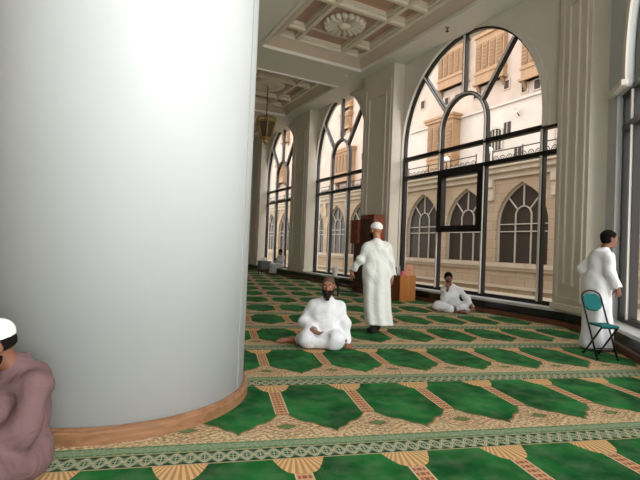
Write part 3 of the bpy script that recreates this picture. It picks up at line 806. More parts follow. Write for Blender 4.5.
# ------------------------------------------------------------------ implicit-surface figures
V3 = lambda *a: np.array(a, float)
def rotM(yaw=0, pitch=0, roll=0):
    """head matrix: yaw>0 turns to the figure's left, pitch>0 looks down"""
    cy, sy = math.cos(yaw), math.sin(yaw); cp, sp_ = math.cos(-pitch), math.sin(-pitch); cr, sr = math.cos(roll), math.sin(roll)
    Z = np.array([[cy, -sy, 0], [sy, cy, 0], [0, 0, 1]]); X = np.array([[1, 0, 0], [0, cp, -sp_], [0, sp_, cp]]); Y = np.array([[cr, 0, sr], [0, 1, 0], [-sr, 0, cr]])
    return Z @ X @ Y
def sg(a, b, ra, rb=None, k=.03): return ('s', V3(*a), V3(*b), ra, ra if rb is None else rb, k)
def el(c, r, k=.02, M_=None): return ('e', V3(*c), V3(*r), np.eye(3) if M_ is None else M_, k)
def build_sdf(prims, h, subs=(), cuts=(), fold=None):
    lo = np.full(3, 1e9); hi = -lo
    for p in prims:
        if p[0] == 's': r = max(p[3], p[4]); a, b = np.minimum(p[1], p[2])-r, np.maximum(p[1], p[2])+r
        else: r = max(p[2]); a, b = p[1]-r, p[1]+r
        lo = np.minimum(lo, a); hi = np.maximum(hi, b)
    lo -= 4*h+.01; hi += 4*h+.01
    n = np.ceil((hi-lo)/h).astype(int)+1
    D = np.full(n, .3, np.float32)
    ax = [lo[i]+h*np.arange(n[i]) for i in range(3)]
    def ev(p, out=False):
        if p[0] == 's': r = max(p[3], p[4]); a, b = np.minimum(p[1], p[2])-r, np.maximum(p[1], p[2])+r
        else: r = max(p[2]); a, b = p[1]-r, p[1]+r
        mg = p[-1]*1.2+3*h+.02
        i0 = np.clip(((a-mg-lo)/h).astype(int), 0, n-1); i1 = np.clip(((b+mg-lo)/h).astype(int)+2, 1, n)
        sl = tuple(slice(i0[i], i1[i]) for i in range(3))
        X, Y, Z = np.meshgrid(*[ax[i][sl[i]] for i in range(3)], indexing='ij', sparse=True)
        if p[0] == 's':
            a, b = p[1], p[2]; ab = b-a; L = max(ab@ab, 1e-9)
            t = np.clip(((X-a[0])*ab[0]+(Y-a[1])*ab[1]+(Z-a[2])*ab[2])/L, 0, 1)
            d = np.sqrt((X-a[0]-t*ab[0])**2+(Y-a[1]-t*ab[1])**2+(Z-a[2]-t*ab[2])**2)-(p[3]+(p[4]-p[3])*t)
        else:
            c, r, Mx = p[1], p[2], p[3]
            x, y, z = X-c[0], Y-c[1], Z-c[2]
            u = [(Mx[0, i]*x+Mx[1, i]*y+Mx[2, i]*z)/r[i] for i in range(3)]
            q = np.sqrt(u[0]**2+u[1]**2+u[2]**2)
            d = (q-1)*r.min()*np.where(q > 1, 1., 1.)
            g = np.sqrt((u[0]/r[0])**2+(u[1]/r[1])**2+(u[2]/r[2])**2)+1e-6
            d = q*(q-1)/g
        return sl, d.astype(np.float32)
    for p in prims:
        sl, d = ev(p); k = max(p[-1], 1e-4); A = D[sl]
        hh = np.maximum(k-np.abs(A-d), 0)/k
        D[sl] = np.minimum(A, d)-hh*hh*k*.25
    for p in subs:
        sl, d = ev(p); k = max(p[-1], 1e-4); A = D[sl]; d = -d
        hh = np.maximum(k-np.abs(A-d), 0)/k
        D[sl] = np.maximum(A, d)+hh*hh*k*.25
    X, Y, Z = np.meshgrid(*ax, indexing='ij', sparse=True)
    if fold is not None: D = D+fold(X, Y, Z).astype(np.float32)
    for (pt, nr) in cuts:
        nr = V3(*nr); nr /= np.linalg.norm(nr)
        D = np.maximum(D, ((X-pt[0])*nr[0]+(Y-pt[1])*nr[1]+(Z-pt[2])*nr[2]).astype(np.float32))
    # surface nets
    D[0] = D[-1] = .1; D[:, 0] = D[:, -1] = .1; D[:, :, 0] = D[:, :, -1] = .1
    I = D < 0; m = np.array(D.shape)-1
    cnt = np.zeros(m, np.uint8)
    for dx in (0, 1):
        for dy in (0, 1):
            for dz in (0, 1): cnt += I[dx:m[0]+dx, dy:m[1]+dy, dz:m[2]+dz]
    act = (cnt > 0) & (cnt < 8); idx = np.full(m, -1, np.int64); cells = np.argwhere(act); idx[act] = np.arange(len(cells))
    acc = np.zeros((len(cells), 3)); num = np.zeros(len(cells)); i, j, k_ = cells.T
    for ax_ in range(3):
        o1, o2 = [q for q in range(3) if q != ax_]
        for u in (0, 1):
            for v in (0, 1):
                off = np.zeros(3, int); off[o1] = u; off[o2] = v; off2 = off.copy(); off2[ax_] = 1
                a = D[i+off[0], j+off[1], k_+off[2]]; b = D[i+off2[0], j+off2[1], k_+off2[2]]
                s_ = (a < 0) != (b < 0); t = np.where(s_, a/np.where(s_, a-b, 1), 0)
                P = np.tile(off.astype(float), (len(cells), 1)); P[:, ax_] = t
                acc[s_] += P[s_]; num[s_] += 1
    verts = (cells+acc/num[:, None])*h+lo
    faces = []
    for ax_ in range(3):
        o1, o2 = [(1, 2), (2, 0), (0, 1)][ax_]
        sA = [slice(None)]*3; sB = [slice(None)]*3; sA[ax_] = slice(0, -1); sB[ax_] = slice(1, None)
        ch = I[tuple(sA)] != I[tuple(sB)]; E_ = np.argwhere(ch)
        ok = (E_[:, o1] > 0) & (E_[:, o2] > 0) & (E_[:, o1] < m[o1]) & (E_[:, o2] < m[o2]); E_ = E_[ok]
        ins = I[tuple(E_.T)]
        q = []
        for (u, v) in ((-1, -1), (0, -1), (0, 0), (-1, 0)):
            C = E_.copy(); C[:, o1] += u; C[:, o2] += v; q.append(idx[tuple(C.T)])
        q = np.stack(q, 1); q[~ins] = q[~ins][:, ::-1]
        faces.append(q)
    faces = np.concatenate(faces); faces = faces[(faces >= 0).all(1)]
    me = bpy.data.meshes.new('figure')
    me.vertices.add(len(verts)); me.vertices.foreach_set('co', verts.astype(np.float32).ravel())
    me.loops.add(len(faces)*4); me.loops.foreach_set('vertex_index', faces.astype(np.int32).ravel())
    me.polygons.add(len(faces)); me.polygons.foreach_set('loop_start', np.arange(0, len(faces)*4, 4, dtype=np.int32)); me.polygons.foreach_set('loop_total', np.full(len(faces), 4, np.int32))
    me.update(calc_edges=True); me.validate()
    return me
def xf(prims, c, Mx):
    hs = np.linalg.norm(Mx[:, 0]); U = Mx/hs
    out = []
    for p in prims:
        if p[0] == 's': out.append(('s', c+Mx@p[1], c+Mx@p[2], p[3]*hs, p[4]*hs, p[5]))
        else: out.append(('e', c+Mx@p[1], p[2]*hs, U@p[3], p[4]))
    return out
HEAD = [el((0, -.014, .035), (.077, .097, .086), .03), el((0, .018, -.02), (.063, .074, .093), .03), sg((0, .03, -.062), (0, .062, -.09), .045, .028, .03),
        el((.038, .055, -.02), (.026, .028, .03), .03), el((-.038, .055, -.02), (.026, .028, .03), .03), sg((0, .088, .022), (0, .110, -.022), .009, .014, .012),
        el((.013, .1, -.027), (.010, .011, .009), .008), el((-.013, .1, -.027), (.010, .011, .009), .008), sg((-.04, .074, .036), (.04, .074, .036), .015, .015, .02),
        el((.080, -.008, -.004), (.011, .022, .034), .008), el((-.080, -.008, -.004), (.011, .022, .034), .008), el((0, .089, -.054), (.022, .010, .006), .006), el((0, .087, -.066), (.019, .010, .007), .006)]
SOCK = [el((.032, .096, .012), (.017, .013, .011), .012), el((-.032, .096, .012), (.017, .013, .011), .012)]
def hand(wrist, d, pn, side, curl=.35, s=1., spread=.12):
    """palm + four unequal fingers + thumb; pn = direction the palm faces; side=+1 thumb towards d x pn"""
    w = V3(*wrist); d = V3(*d); d /= np.linalg.norm(d); pn = V3(*pn); pn = pn-d*(pn@d); pn /= np.linalg.norm(pn); x = np.cross(d, pn)*side
    P = []
    fl = [.068, .076, .071, .054]
    for i in range(4):
        o = (1.5-i)*.0205*s
        kn = w+d*(.088-.004*abs(i-1.2))*s+x*o
        P.append(sg(w+x*o*.55+d*.01, kn, .0155*s, .0115*s, .014))
        a = curl*.6; cur = kn; L = fl[i]*s
        for j, fr in enumerate((.45, .30, .25)):
            dd = d*math.cos(a)+pn*math.sin(a)+x*(1.5-i)*spread*.35; dd /= np.linalg.norm(dd)
            nx = cur+dd*L*fr; P.append(sg(cur, nx, (.0095-.0006*j)*s, (.0090-.0008*j)*s, .004)); cur = nx; a += curl
    tb = w+d*.022*s+x*.022*s; t1 = tb+(d*.55+x*.75+pn*.35)*.038*s; t2 = t1+(d*.85+x*.35+pn*.4)*.034*s; t3 = t2+(d*.95+x*.1+pn*.35)*.024*s
    P += [sg(tb, t1, .015*s, .012*s, .012), sg(t1, t2, .0115*s, .0105*s, .004), sg(t2, t3, .0105*s, .0085*s, .004)]
    return P
def figure(label, loc, face, h, body, head_c, head_M, skin, clothes, group=None, hair=None, cap=None, beard=None, moust=False, glasses=False, neck=None, hc=1.08, nape=True):
    body = list(body); hm = np.array(head_M)*hc; c = V3(*head_c)
    subs = xf(SOCK, c, hm)
    body += xf(HEAD, c, hm)
    body += [sg(neck, c+hm@V3(0, -.02, -.06), .058, .055, .025)]
    me = build_sdf(body, h, subs=subs)
    root = obj('person', me, skin, smooth=True); root.location = (loc[0], loc[1], 0); root.rotation_euler = (0, 0, math.atan2(face[1], face[0])-PI/2)
    tag(root, label, 'person', group)
    for nm, prims, m_, cuts, subs_, fold in clothes:
        obj(nm, build_sdf(prims, h, subs=subs_, cuts=cuts, fold=fold), m_, root, smooth=True)
    def hp(v): return tuple(c+hm@V3(*v))
    def hn(v): return tuple(hm@V3(*v))
    hh = min(h, .008)
    if hair:
        o = .007
        P = xf([el((0, -.016, .036), (.079+o, .099+o, .087+o), .02), el((0, -.03, -.02), (.072, .075, .07), .03)], c, hm)
        obj('hair', build_sdf(P, hh, cuts=[(hp((0, .055, .045)), hn((0, .72, -.55))), (hp((0, 0, -.065)), hn((0, 0, -1)))], fold=lambda X, Y, Z: .003*np.sin(X*160+3*np.sin(Z*70))*np.sin(Y*150)*np.sin(Z*140)), hair, root, smooth=True)
    if cap:
        P = xf([el((0, -.016, .045), (.088, .108, .086), .02)], c, hm)
        obj('cap', build_sdf(P, hh, cuts=[(hp((0, .02, .038)), hn((0, .22, -1)))], fold=None), cap, root, smooth=True)
        if not hair and nape:
            P = xf([el((0, -.026, .005), (.0795, .088, .080), .02)], c, hm)
            obj('hair', build_sdf(P, hh, cuts=[(hp((0, -.012, 0)), hn((0, 1, -.35))), (hp((0, 0, -.038)), hn((0, 0, -1)))]), M['hair'], root, smooth=True)
    if beard:
        m_, ln = beard
        P = xf([el((0, .032, -.055), (.074, .070, .055), .02), sg((0, .06, -.085), (0, .075, -.105-ln), .045, .026, .03), sg((-.02, .098, -.040), (.02, .098, -.040), .008, .008, .01),
                sg((.068, .005, .0), (.05, .045, -.06), .012, .02, .02), sg((-.068, .005, .0), (-.05, .045, -.06), .012, .02, .02)], c, hm)
        Sb = xf([el((0, .115, -.013), (.046, .05, .030), .01), el((0, .104, -.057), (.019, .012, .007), .004), el((0, .0, .045), (.07, .13, .05), .01), el((0, -.10, -.08), (.1, .09, .08), .01)], c, hm)
        obj('beard', build_sdf(P, hh, subs=Sb, fold=lambda X, Y, Z: .003*np.sin(X*150+2*np.sin(Z*60))*np.sin(Y*130+1)), m_, root, smooth=True)
    if moust:
        P = xf([sg((-.024, .094, -.043), (0, .102, -.038), .006, .008, .01), sg((.024, .094, -.043), (0, .102, -.038), .006, .008, .01)], c, hm)
        obj('moustache', build_sdf(P, min(hh, .005)), M['hair'], root, smooth=True)
    for s_ in (1, -1):
        b = B(); bmesh.ops.create_uvsphere(b, u_segments=12, v_segments=8, radius=.0125)
        e_ = obj('eye', b, M['plastic'], root, smooth=True, loc=hp((.032*s_, .0765, .012)))
        b = B(); bmesh.ops.create_uvsphere(b, u_segments=10, v_segments=6, radius=.0075)
        i_ = obj('iris', b, M['eye'], e_, smooth=True, loc=tuple(hm@V3(0, .0075, -.001)))
        b = B(); tube(b, [hp((s_*.016, .090, .034)), hp((s_*.034, .090, .040)), hp((s_*.05, .077, .034))], .0042, 5)
        obj('eyebrow', b, M['hair'], root)
    b = B(); tube(b, [hp((-.018, .093, -.060)), hp((0, .099, -.059)), hp((.018, .093, -.060))], [.003, .0055, .003], 6); obj('lips', b, M['lip'], root, smooth=True)
    if glasses:
        b = B()
        for s_ in (1, -1):
            tube(b, [hp((s_*.034+.022*math.cos(a), .107, .010+.017*math.sin(a))) for a in [2*PI*k/14 for k in range(14)]], .0022, 5, closed=True)
            tube(b, [hp((s_*.056, .106, .014)), hp((s_*.084, .04, .014)), hp((s_*.084, -.01, .006))], .0022, 5)
        tube(b, [hp((-.012, .107, .012)), hp((.012, .107, .012))], .0022, 5)
        obj('glasses', b, M['tube'], root)
    return root
def limb(pts, rs, k=.03): return [sg(pts[i], pts[i+1], rs[i], rs[i+1], k) for i in range(len(pts)-1)]
def cloth_fold(a, fz=14, f2=26):
    return lambda X, Y, Z: a*(np.sin(X*f2+2.2*np.sin(Z*fz*.6)+1.3*np.sin(Y*9))*.6+np.sin(Z*fz*1.7+X*9+2*np.sin(Y*11+X*7)))*.6
def collar(c, r, z0, hgt=.03, tilt=0):
    return [sg((c[0]+r*math.cos(a), c[1]+r*.9*math.sin(a), z0+tilt*math.sin(a)), (c[0]+r*.95*math.cos(a), c[1]+r*.85*math.sin(a), z0+hgt+tilt*math.sin(a)), .010, .009, .01) for a in [2*PI*k/16 for k in range(16)]]

# --- walking man seen from behind
arL = [(-.165, .0, 1.41), (-.275, -.02, 1.19), (-.385, .10, 1.0)]; arR = [(.165, .0, 1.41), (.24, -.01, 1.17), (.295, .06, .93)]
body = [sg((0, 0, .98), (0, 0, 1.33), .11, .11), sg((-.15, 0, 1.42), (.15, 0, 1.42), .05)]
body += limb(arL, [.05, .04, .028]) + limb(arR, [.05, .04, .028]) + hand((-.385, .10, .995), (-.1, .25, -1), (.9, .2, 0), 1, .3) + hand((.295, .06, .925), (.02, .12, -1), (-.9, .2, 0), -1, .35)
body += limb([(-.09, 0, .95), (-.06, -.02, .52), (-.03, -.05, .09)], [.085, .06, .042]) + limb([(.09, 0, .95), (.12, .14, .52), (.12, .26, .10)], [.085, .06, .042])
body += [sg((-.03, -.06, .055), (-.05, .12, .035), .04, .03), sg((.12, .25, .06), (.12, .43, .035), .04, .03)]
robe = [sg((-.065, -.005, .98), (-.075, -.005, 1.34), .135, .125, .07), sg((.065, -.005, .98), (.075, -.005, 1.34), .135, .125, .07), sg((-.14, -.005, 1.395), (.14, -.005, 1.395), .074, .074, .08), sg((0, -.005, 1.36), (0, 0, 1.46), .11, .07, .06), sg((.05, 0, 1.47), (.16, -.005, 1.41), .05, .065, .05), sg((-.05, 0, 1.47), (-.16, -.005, 1.41), .05, .065, .05),
        sg((-.09, 0, .98), (.0, -.02, .10), .135, .15, .10), sg((.08, 0, .98), (.16, .02, .10), .135, .145, .10), sg((0, 0, 1.0), (.08, 0, .1), .15, .16, .1), sg((.05, .0, .5), (.25, .06, .08), .10, .09, .08)]
robe += limb(arL, [.066, .056, .064], .05) + limb(arR, [.066, .062, .064], .05) + collar((0, .0, 0), .060, 1.475, .05) + [sg((0, -.035, 1.40), (.0, -.030, 1.495), .10, .066, .03)]
walker_fold = lambda X, Y, Z: .015*np.sin(X*34+Z*5+1.5*np.sin(Z*4))*np.clip(1.45-Z, .15, .9)+.010*np.sin(Z*26+X*30+2*np.sin(X*9+Z*3))*np.clip(Z-.6, 0, .7)
WL = (4.33, 6.12)
figure('person walking away in a long ivory robe and white cap', WL, (.36, .93), .010, body, (-.02, .04, 1.68), rotM(.35, .06), M['skin2'],
       [('robe', robe, M['thobe2'], [((0, 0, .155), (-.04, 0, -1)), ((-.42, 0, .985), (0, .1, -1))] if False else [((0, 0, .155), (-.04, 0, -1))], [sg((-.375, .09, .955), (-.43, .16, .80), .075, .09, .004), sg((.30, .06, .90), (.315, .08, .74), .07, .075, .004)], walker_fold),
        ('sock', [sg((-.03, -.05, .26), (-.03, -.05, .09), .052, .05), sg((-.03, -.06, .058), (-.05, .12, .040), .052, .042)], M['sock'], [], [], None),
        ('sock', [sg((.12, .2, .26), (.12, .26, .10), .052, .05), sg((.12, .25, .058), (.12, .43, .040), .052, .042)], M['sock'], [], [], None)],
       cap=M['cap'], beard=(M['hair'], .05), neck=(0, 0, 1.46), nape=False)

# --- bearded man sitting on the carpet in the middle
arR = [(.185, -.03, .545), (.29, .02, .33), (.15, .25, .235)]; arL = [(-.185, -.03, .545), (-.265, .0, .32), (-.285, .10, .085)]
legR = [(.10, -.02, .13), (.25, .24, .12), (.36, .02, .075), (.47, -.04, .055)]; legL = [(-.10, -.02, .13), (-.16, .28, .12), (.10, .22, .07), (.2, .16, .06)]
body = [sg((0, -.06, .15), (0, -.04, .45), .12, .11), sg((-.15, -.03, .55), (.15, -.03, .55), .055)] + limb(arR, [.05, .04, .028]) + limb(arL, [.05, .04, .028]) + limb(legR, [.08, .062, .048, .040]) + limb(legL, [.08, .06, .045, .035])
body += hand((.145, .255, .235), (-.75, .5, -.12), (.1, .2, 1), 1, .45) + hand((-.285, .10, .075), (-.45, .8, -.28), (0, -.3, -1), 1, .1)
body += [sg((.46, -.04, .055), (.62, .0, .045), .042, .030), sg((.60, .0, .042), (.665, .02, .035), .032, .018), sg((.44, -.06, .05), (.40, -.06, .06), .035, .035)]
robe = [sg((0, -.06, .16), (0, -.045, .50), .185, .165, .06), el((0, .03, .30), (.19, .17, .20), .06), sg((-.15, -.03, .54), (.15, -.03, .54), .080, .080, .07), sg((.05, -.02, .62), (.17, -.03, .555), .05, .065, .05), sg((-.05, -.02, .62), (-.17, -.03, .555), .05, .065, .05), sg((-.08, -.0, .46), (.08, 0, .46), .15, .15, .07), sg((0, -.03, .58), (0, -.02, .63), .10, .07, .05)]
robe += limb(arR, [.076, .078, .066], .06) + limb(arL, [.076, .078, .066], .06)
robe += [sg((.08, 0, .14), (.22, .22, .135), .13, .135, .05), sg((.22, .22, .13), (.33, .05, .09), .12, .085, .05), sg((-.08, 0, .14), (-.14, .24, .135), .13, .135, .05), sg((-.14, .25, .12), (.06, .22, .09), .115, .09, .05), sg((-.1, .12, .1), (-.2, .1, .1), .11, .1, .05), sg((.1, -.1, .1), (-.1, -.1, .1), .14, .14, .05)]
robe += collar((0, -.005, 0), .066, .625, .04, -.008)
SL = (3.09, 5.53)
sitter = figure('bearded person in white robe sitting on the green carpet in the middle', SL, (-.50, -.87), .008, body, (-.02, .06, .835), rotM(-.12, .16), M['skin'],
       [('robe', robe, M['thobe'], [((0, 0, .012), (0, 0, -1))], [sg((.15, .25, .235), (.0, .35, .20), .062, .08, .004), sg((-.285, .10, .07), (-.30, .14, -.05), .075, .1, .004)], cloth_fold(.012, 16, 30))],
       beard=(M['beard'], .045), neck=(0, -.02, .60))
# close-cropped scalp
c = V3(-.02, .06, .835); hm = rotM(-.12, .16)*1.08
P = xf([el((0, -.016, .036), (.080, .100, .089), .02), el((0, -.03, -.015), (.080, .075, .06), .03)], c, hm)
obj('hair', build_sdf(P, .008, cuts=[(tuple(c+hm@V3(0, .062, .06)), tuple(hm@V3(0, .8, -.5))), (tuple(c+hm@V3(0, 0, -.04)), tuple(hm@V3(0, 0, -1)))]), M['stubble'], sitter, smooth=True)
b = B()
for k in range(4):
    z = .56-.07*k; rr = .0085
    bmesh.ops.create_uvsphere(b, u_segments=8, v_segments=6, radius=rr, matrix=Matrix.Translation((0, .165+.0*k if k < 3 else .20, z)))
# --- man resting his chin on his hand below the nearest window
arR = [(.20, .0, .52), (.20, .21, .30), (.13, .24, .55)]; arL = [(-.11, .0, .52), (-.31, .10, .34), (-.40, .27, .17)]
legR = [(.10, -.02, .13), (.36, .20, .13), (.10, .32, .06)]; legL = [(-.08, -.02, .13), (-.37, .18, .16), (-.14, .36, .06)]
body = [sg((.02, -.06, .15), (.04, -.02, .50), .12, .11), sg((-.09, .0, .52), (.18, .0, .52), .05)] + limb(arR, [.05, .04, .027]) + limb(arL, [.05, .04, .027]) + limb(legR, [.08, .06, .038]) + limb(legL, [.08, .06, .038])
body += hand((.13, .24, .555), (-.05, -.12, 1), (0, -1, 0), 1, .75) + hand((-.40, .27, .165), (-.25, .5, -.7), (-.2, -.5, -.6), 1, .3)
body += [sg((.10, .32, .05), (-.06, .36, .035), .038, .028), sg((-.14, .36, .05), (-.28, .40, .035), .038, .028)]
robe = [sg((.02, -.06, .16), (.04, -.02, .48), .18, .15, .06), sg((-.07, .0, .51), (.17, .0, .51), .078, .078, .07), sg((.05, .0, .55), (.05, .02, .60), .10, .068, .05), el((.03, .05, .3), (.19, .16, .2), .05)]
robe += limb(arR[:2]+[(.15, .235, .47)], [.074, .074, .062], .06) + limb(arL[:2]+[(-.38, .24, .20)], [.074, .072, .062], .06)
robe += limb([(.1, -.02, .13), (.33, .18, .13), (.06, .32, .08)], [.13, .115, .085], .05) + limb([(-.08, -.02, .13), (-.35, .17, .15), (-.14, .31, .10)], [.13, .10, .085], .05) + [sg((.12, -.1, .1), (-.1, -.1, .1), .14, .14, .05)]
robe += collar((.05, .03, 0), .064, .595, .03, -.01)
figure('dark-haired person in white seated under the nearest window, chin on hand', (7.80, 7.92), (-.62, -.78), .010, body, (.12, .13, .78), rotM(.05, .30), M['skin3'],
       [('robe', robe, M['thobe'], [((0, 0, .012), (0, 0, -1))], [sg((.14, .24, .50), (.13, .23, .62), .06, .07, .004), sg((-.39, .26, .175), (-.45, .34, .08), .07, .09, .004)], cloth_fold(.013, 16, 30))],
       hair=M['hair'], moust=True, neck=(.05, .02, .57))

# --- man standing at the angled window
arR = [(.165, .03, 1.39), (.235, .015, 1.15), (.265, .11, .95)]; arL = [(-.165, .01, 1.39), (-.235, -.13, 1.20), (-.14, -.10, .98)]
body = [sg((0, -.03, .95), (0, .02, 1.31), .11, .11), sg((-.14, .03, 1.40), (.14, .03, 1.40), .05)] + limb(arR, [.05, .04, .028]) + limb(arL, [.05, .04, .028])
body += hand((.265, .11, .945), (-.03, .15, -1), (-.9, .1, 0), -1, .5) + hand((-.12, -.08, .975), (.5, .25, -1), (.9, .1, .2), 1, .4)
body += limb([(-.07, -.03, .95), (-.07, .03, .5), (-.09, -.03, .09)], [.07, .055, .042]) + limb([(.07, -.03, .95), (.07, .0, .5), (.09, -.06, .09)], [.07, .055, .042]) + [sg((-.09, -.05, .05), (-.1, .14, .03), .04, .028), sg((.09, -.08, .05), (.1, .11, .03), .04, .028)]
robe = [sg((0, -.03, .98), (0, .015, 1.36), .155, .155, .06), sg((-.13, .015, 1.38), (.13, .015, 1.38), .078, .078, .08), sg((.05, .02, 1.46), (.15, .02, 1.39), .05, .065, .05), sg((-.05, .02, 1.46), (-.15, .02, 1.39), .05, .065, .05), sg((0, -.0, 1.38), (0, .03, 1.47), .12, .07, .06), sg((.04, -.04, .97), (.03, -.02, .10), .16, .175, .1), sg((-.04, -.04, .97), (-.03, -.02, .10), .16, .175, .1), sg((0, -.10, .7), (0, -.10, .08), .12, .13, .08), sg((0, .03, .7), (0, .08, .08), .12, .13, .08)]
robe += limb(arR, [.074, .072, .066], .06) + limb(arL, [.074, .072, .062], .06) + collar((0, .04, 0), .064, 1.485, .04, -.004)
MN = (6.95, 4.04)
figure('dark-haired person with glasses in white robe standing at the right window', MN, (.86, -.51), .010, body, (0, .125, 1.665), rotM(-.05, .02), M['skin3'],
       [('robe', robe, M['thobe'], [((0, 0, .03), (0, 0, -1))], [sg((.272, .11, .925), (.29, .14, .76), .066, .07, .004)],
         lambda X, Y, Z: .014*np.sin(Y*36+Z*4+1.5*np.sin(Z*5))*np.clip(1.4-Z, .1, .9)+.010*np.sin(Z*26+Y*30)*np.clip(Z-.7, 0, .7))],
       hair=M['hair'], beard=None, moust=True, glasses=True, neck=(0, .03, 1.48))

# --- man in mauve leaning by the column, cut by the left edge of the photo
arL = [(-.17, -.05, .51), (-.235, .03, .29), (-.15, .22, .24)]; arR = [(.17, -.02, .51), (.26, .0, .31), (.12, .24, .22)]
legL = [(-.10, -.05, .13), (-.32, .26, .13), (-.02, .36, .07)]; legR = [(.10, -.05, .13), (.33, .26, .13), (.05, .42, .06)]
body = [sg((0, -.0, .15), (0, -.02, .42), .10, .10), sg((-.14, -.04, .51), (.14, -.04, .51), .055)] + limb(arL, [.05, .04, .028]) + limb(arR, [.05, .04, .028]) + limb(legL, [.08, .06, .04]) + limb(legR, [.08, .06, .04])
body += hand((-.15, .22, .24), (.6, .7, -.25), (.2, .0, -1), -1, .4) + hand((.12, .24, .22), (-.6, .7, -.2), (0, 0, -1), 1, .4) + [sg((-.02, .36, .05), (.15, .42, .035), .038, .028), sg((.05, .42, .05), (-.14, .46, .035), .038, .028)]
robe = [sg((0, .0, .16), (0, -.02, .46), .15, .15, .06), sg((-.13, -.04, .505), (.13, -.04, .505), .085, .085, .08), el((0, .04, .3), (.18, .15, .2), .05), sg((0, -.05, .38), (0, -.05, .52), .12, .10, .06), sg((0, -.04, .53), (0, .0, .60), .11, .075, .05)]
robe += limb(arL, [.080, .080, .070], .05) + limb(arR, [.080, .080, .070], .05)
robe += limb([(-.08, -.05, .13), (-.29, .22, .14), (-.08, .30, .10)], [.14, .12, .09], .05) + limb([(.08, -.05, .13), (.30, .22, .14), (.1, .32, .1)], [.14, .12, .09], .05) + [sg((.12, .0, .1), (-.12, .0, .1), .12, .12, .05)]
robe += collar((0, .0, 0), .070, .595, .05, -.022)
figure('person in mauve robe and white cap sitting against the white column', (-.272, 3.10), (-.90, -.30), .0075, body, (0, .125, .742), rotM(.0, .42), M['skin3'],
       [('robe', robe, M['mauve'], [((0, 0, .012), (0, 0, -1))], [sg((-.14, .23, .24), (.0, .42, .2), .07, .09, .004), sg((.12, .24, .22), (0, .4, .18), .07, .09, .004)], cloth_fold(.013, 14, 24))],
       cap=M['cap'], beard=(M['hair'], .05), neck=(0, .0, .56))

# --- far man seated on the ledge
arR = [(.19, .0, .88), (.25, .06, .64), (.10, .28, .70)]; arL = [(-.19, .0, .88), (-.25, .06, .64), (-.10, .28, .72)]
legR = [(.1, 0, .46), (.13, .42, .47), (.12, .40, .08)]; legL = [(-.1, 0, .46), (-.13, .42, .47), (-.12, .40, .08)]
body = [sg((0, 0, .46), (0, 0, .82), .11, .11), sg((-.16, 0, .87), (.16, 0, .87), .055)] + limb(arR, [.05, .04, .027]) + limb(arL, [.05, .04, .027]) + limb(legR, [.08, .06, .04]) + limb(legL, [.08, .06, .04])
body += hand((.1, .28, .70), (-.4, .6, .6), (-1, 0, 0), 1, .4) + hand((-.1, .28, .72), (.4, .6, .6), (1, 0, 0), -1, .4) + [sg((.12, .4, .05), (.12, .56, .035), .038, .03), sg((-.12, .4, .05), (-.12, .56, .035), .038, .03)]
robe = [sg((0, 0, .50), (0, 0, .80), .16, .15, .06), sg((-.15, 0, .855), (.15, 0, .855), .08, .08, .05)] + limb(arR, [.085, .07, .055]) + limb(arL, [.085, .07, .055]) + limb([(.09, 0, .47), (.12, .42, .46), (.1, .42, .14)], [.125, .11, .12], .08) + limb([(-.09, 0, .47), (-.12, .42, .46), (-.1, .42, .14)], [.125, .11, .12], .08)
figure('small distant person in white sitting on the ledge of the third window', (8.60, 20.0), (-.94, -.1), .014, body, (0, .06, 1.09), rotM(0, .25), M['skin3'],
       [('robe', robe, M['thobe'], [((0, 0, .09), (0, 0, -1))], [sg((.09, .29, .71), (.0, .42, .8), .06, .08, .004), sg((-.09, .29, .73), (.0, .42, .82), .06, .08, .004)], cloth_fold(.006))],
       hair=M['hair'], moust=False, neck=(0, 0, .88))

# ------------------------------------------------------------------ furniture and small things
root = empty('folding_chair', (6.465, 3.74, 0), math.radians(150)); tag(root, 'teal folding chair with black tube frame beside the standing man', 'chair')
hw = .135
bm = B()
loop = [(-hw, .20, .0), (-hw, -.04, .45), (-hw, -.22, .79)] + [(-hw*math.cos(a)*1.0, -.225-.055*math.sin(a)*.6, .80+.10*math.sin(a)) for a in [PI*k/8 for k in range(1, 8)]] + [(hw, -.22, .79), (hw, -.04, .45), (hw, .20, .0)]
tube(bm, loop, .0125, 8); tube(bm, [(-hw, .13, .14), (hw, .13, .14)], .009, 6); obj('back_frame', bm, M['tube'], root, smooth=True)
for s_ in (1, -1):
    bm = B(); tube(bm, [(s_*(hw-.03), .22, .43), (s_*(hw-.03), -.20, .0)], .0125, 8); obj('leg', bm, M['tube'], root, smooth=True)
bm = B(); tube(bm, [(-hw+.03, -.12, .07), (hw-.03, -.12, .07)], .009, 6); tube(bm, [(-hw+.03, .22, .43), (hw-.03, .22, .43)], .01, 6); obj('cross_bar', bm, M['tube'], root)
bm = B(); box(bm, (-hw+.014, -.06, .435), (hw-.014, .25, .468), bev=.014); obj('seat', bm, M['teal'], root)
bm = B()
pts = []
for k in range(28):
    a = 2*PI*k/28; x = .120*math.copysign(abs(math.cos(a))**.7, math.cos(a)); z = .125*math.copysign(abs(math.sin(a))**.7, math.sin(a)); pts.append((x, z))
top = Matrix.Translation((0, -.205, .735)) @ Matrix.Rotation(math.radians(26), 4, 'X')
prism(bm, pts, -.012, .016, axis=1)
for v in bm.verts: v.co = top @ v.co
bmesh.ops.bevel(bm, geom=[e for e in bm.edges if e.calc_face_angle(0) > 1.2], offset=.006, segments=2, affect='EDGES')
obj('backrest', bm, M['teal'], root)
for (x, y) in ((-hw, .20), (hw, .20), (-hw+.03, -.20), (hw-.03, -.20)):
    bm = B(); lathe(bm, [(.017, 0), (.017, .03), (.012, .035)], 10, (x, y)); obj('rubber_foot', bm, M['tube'], root)

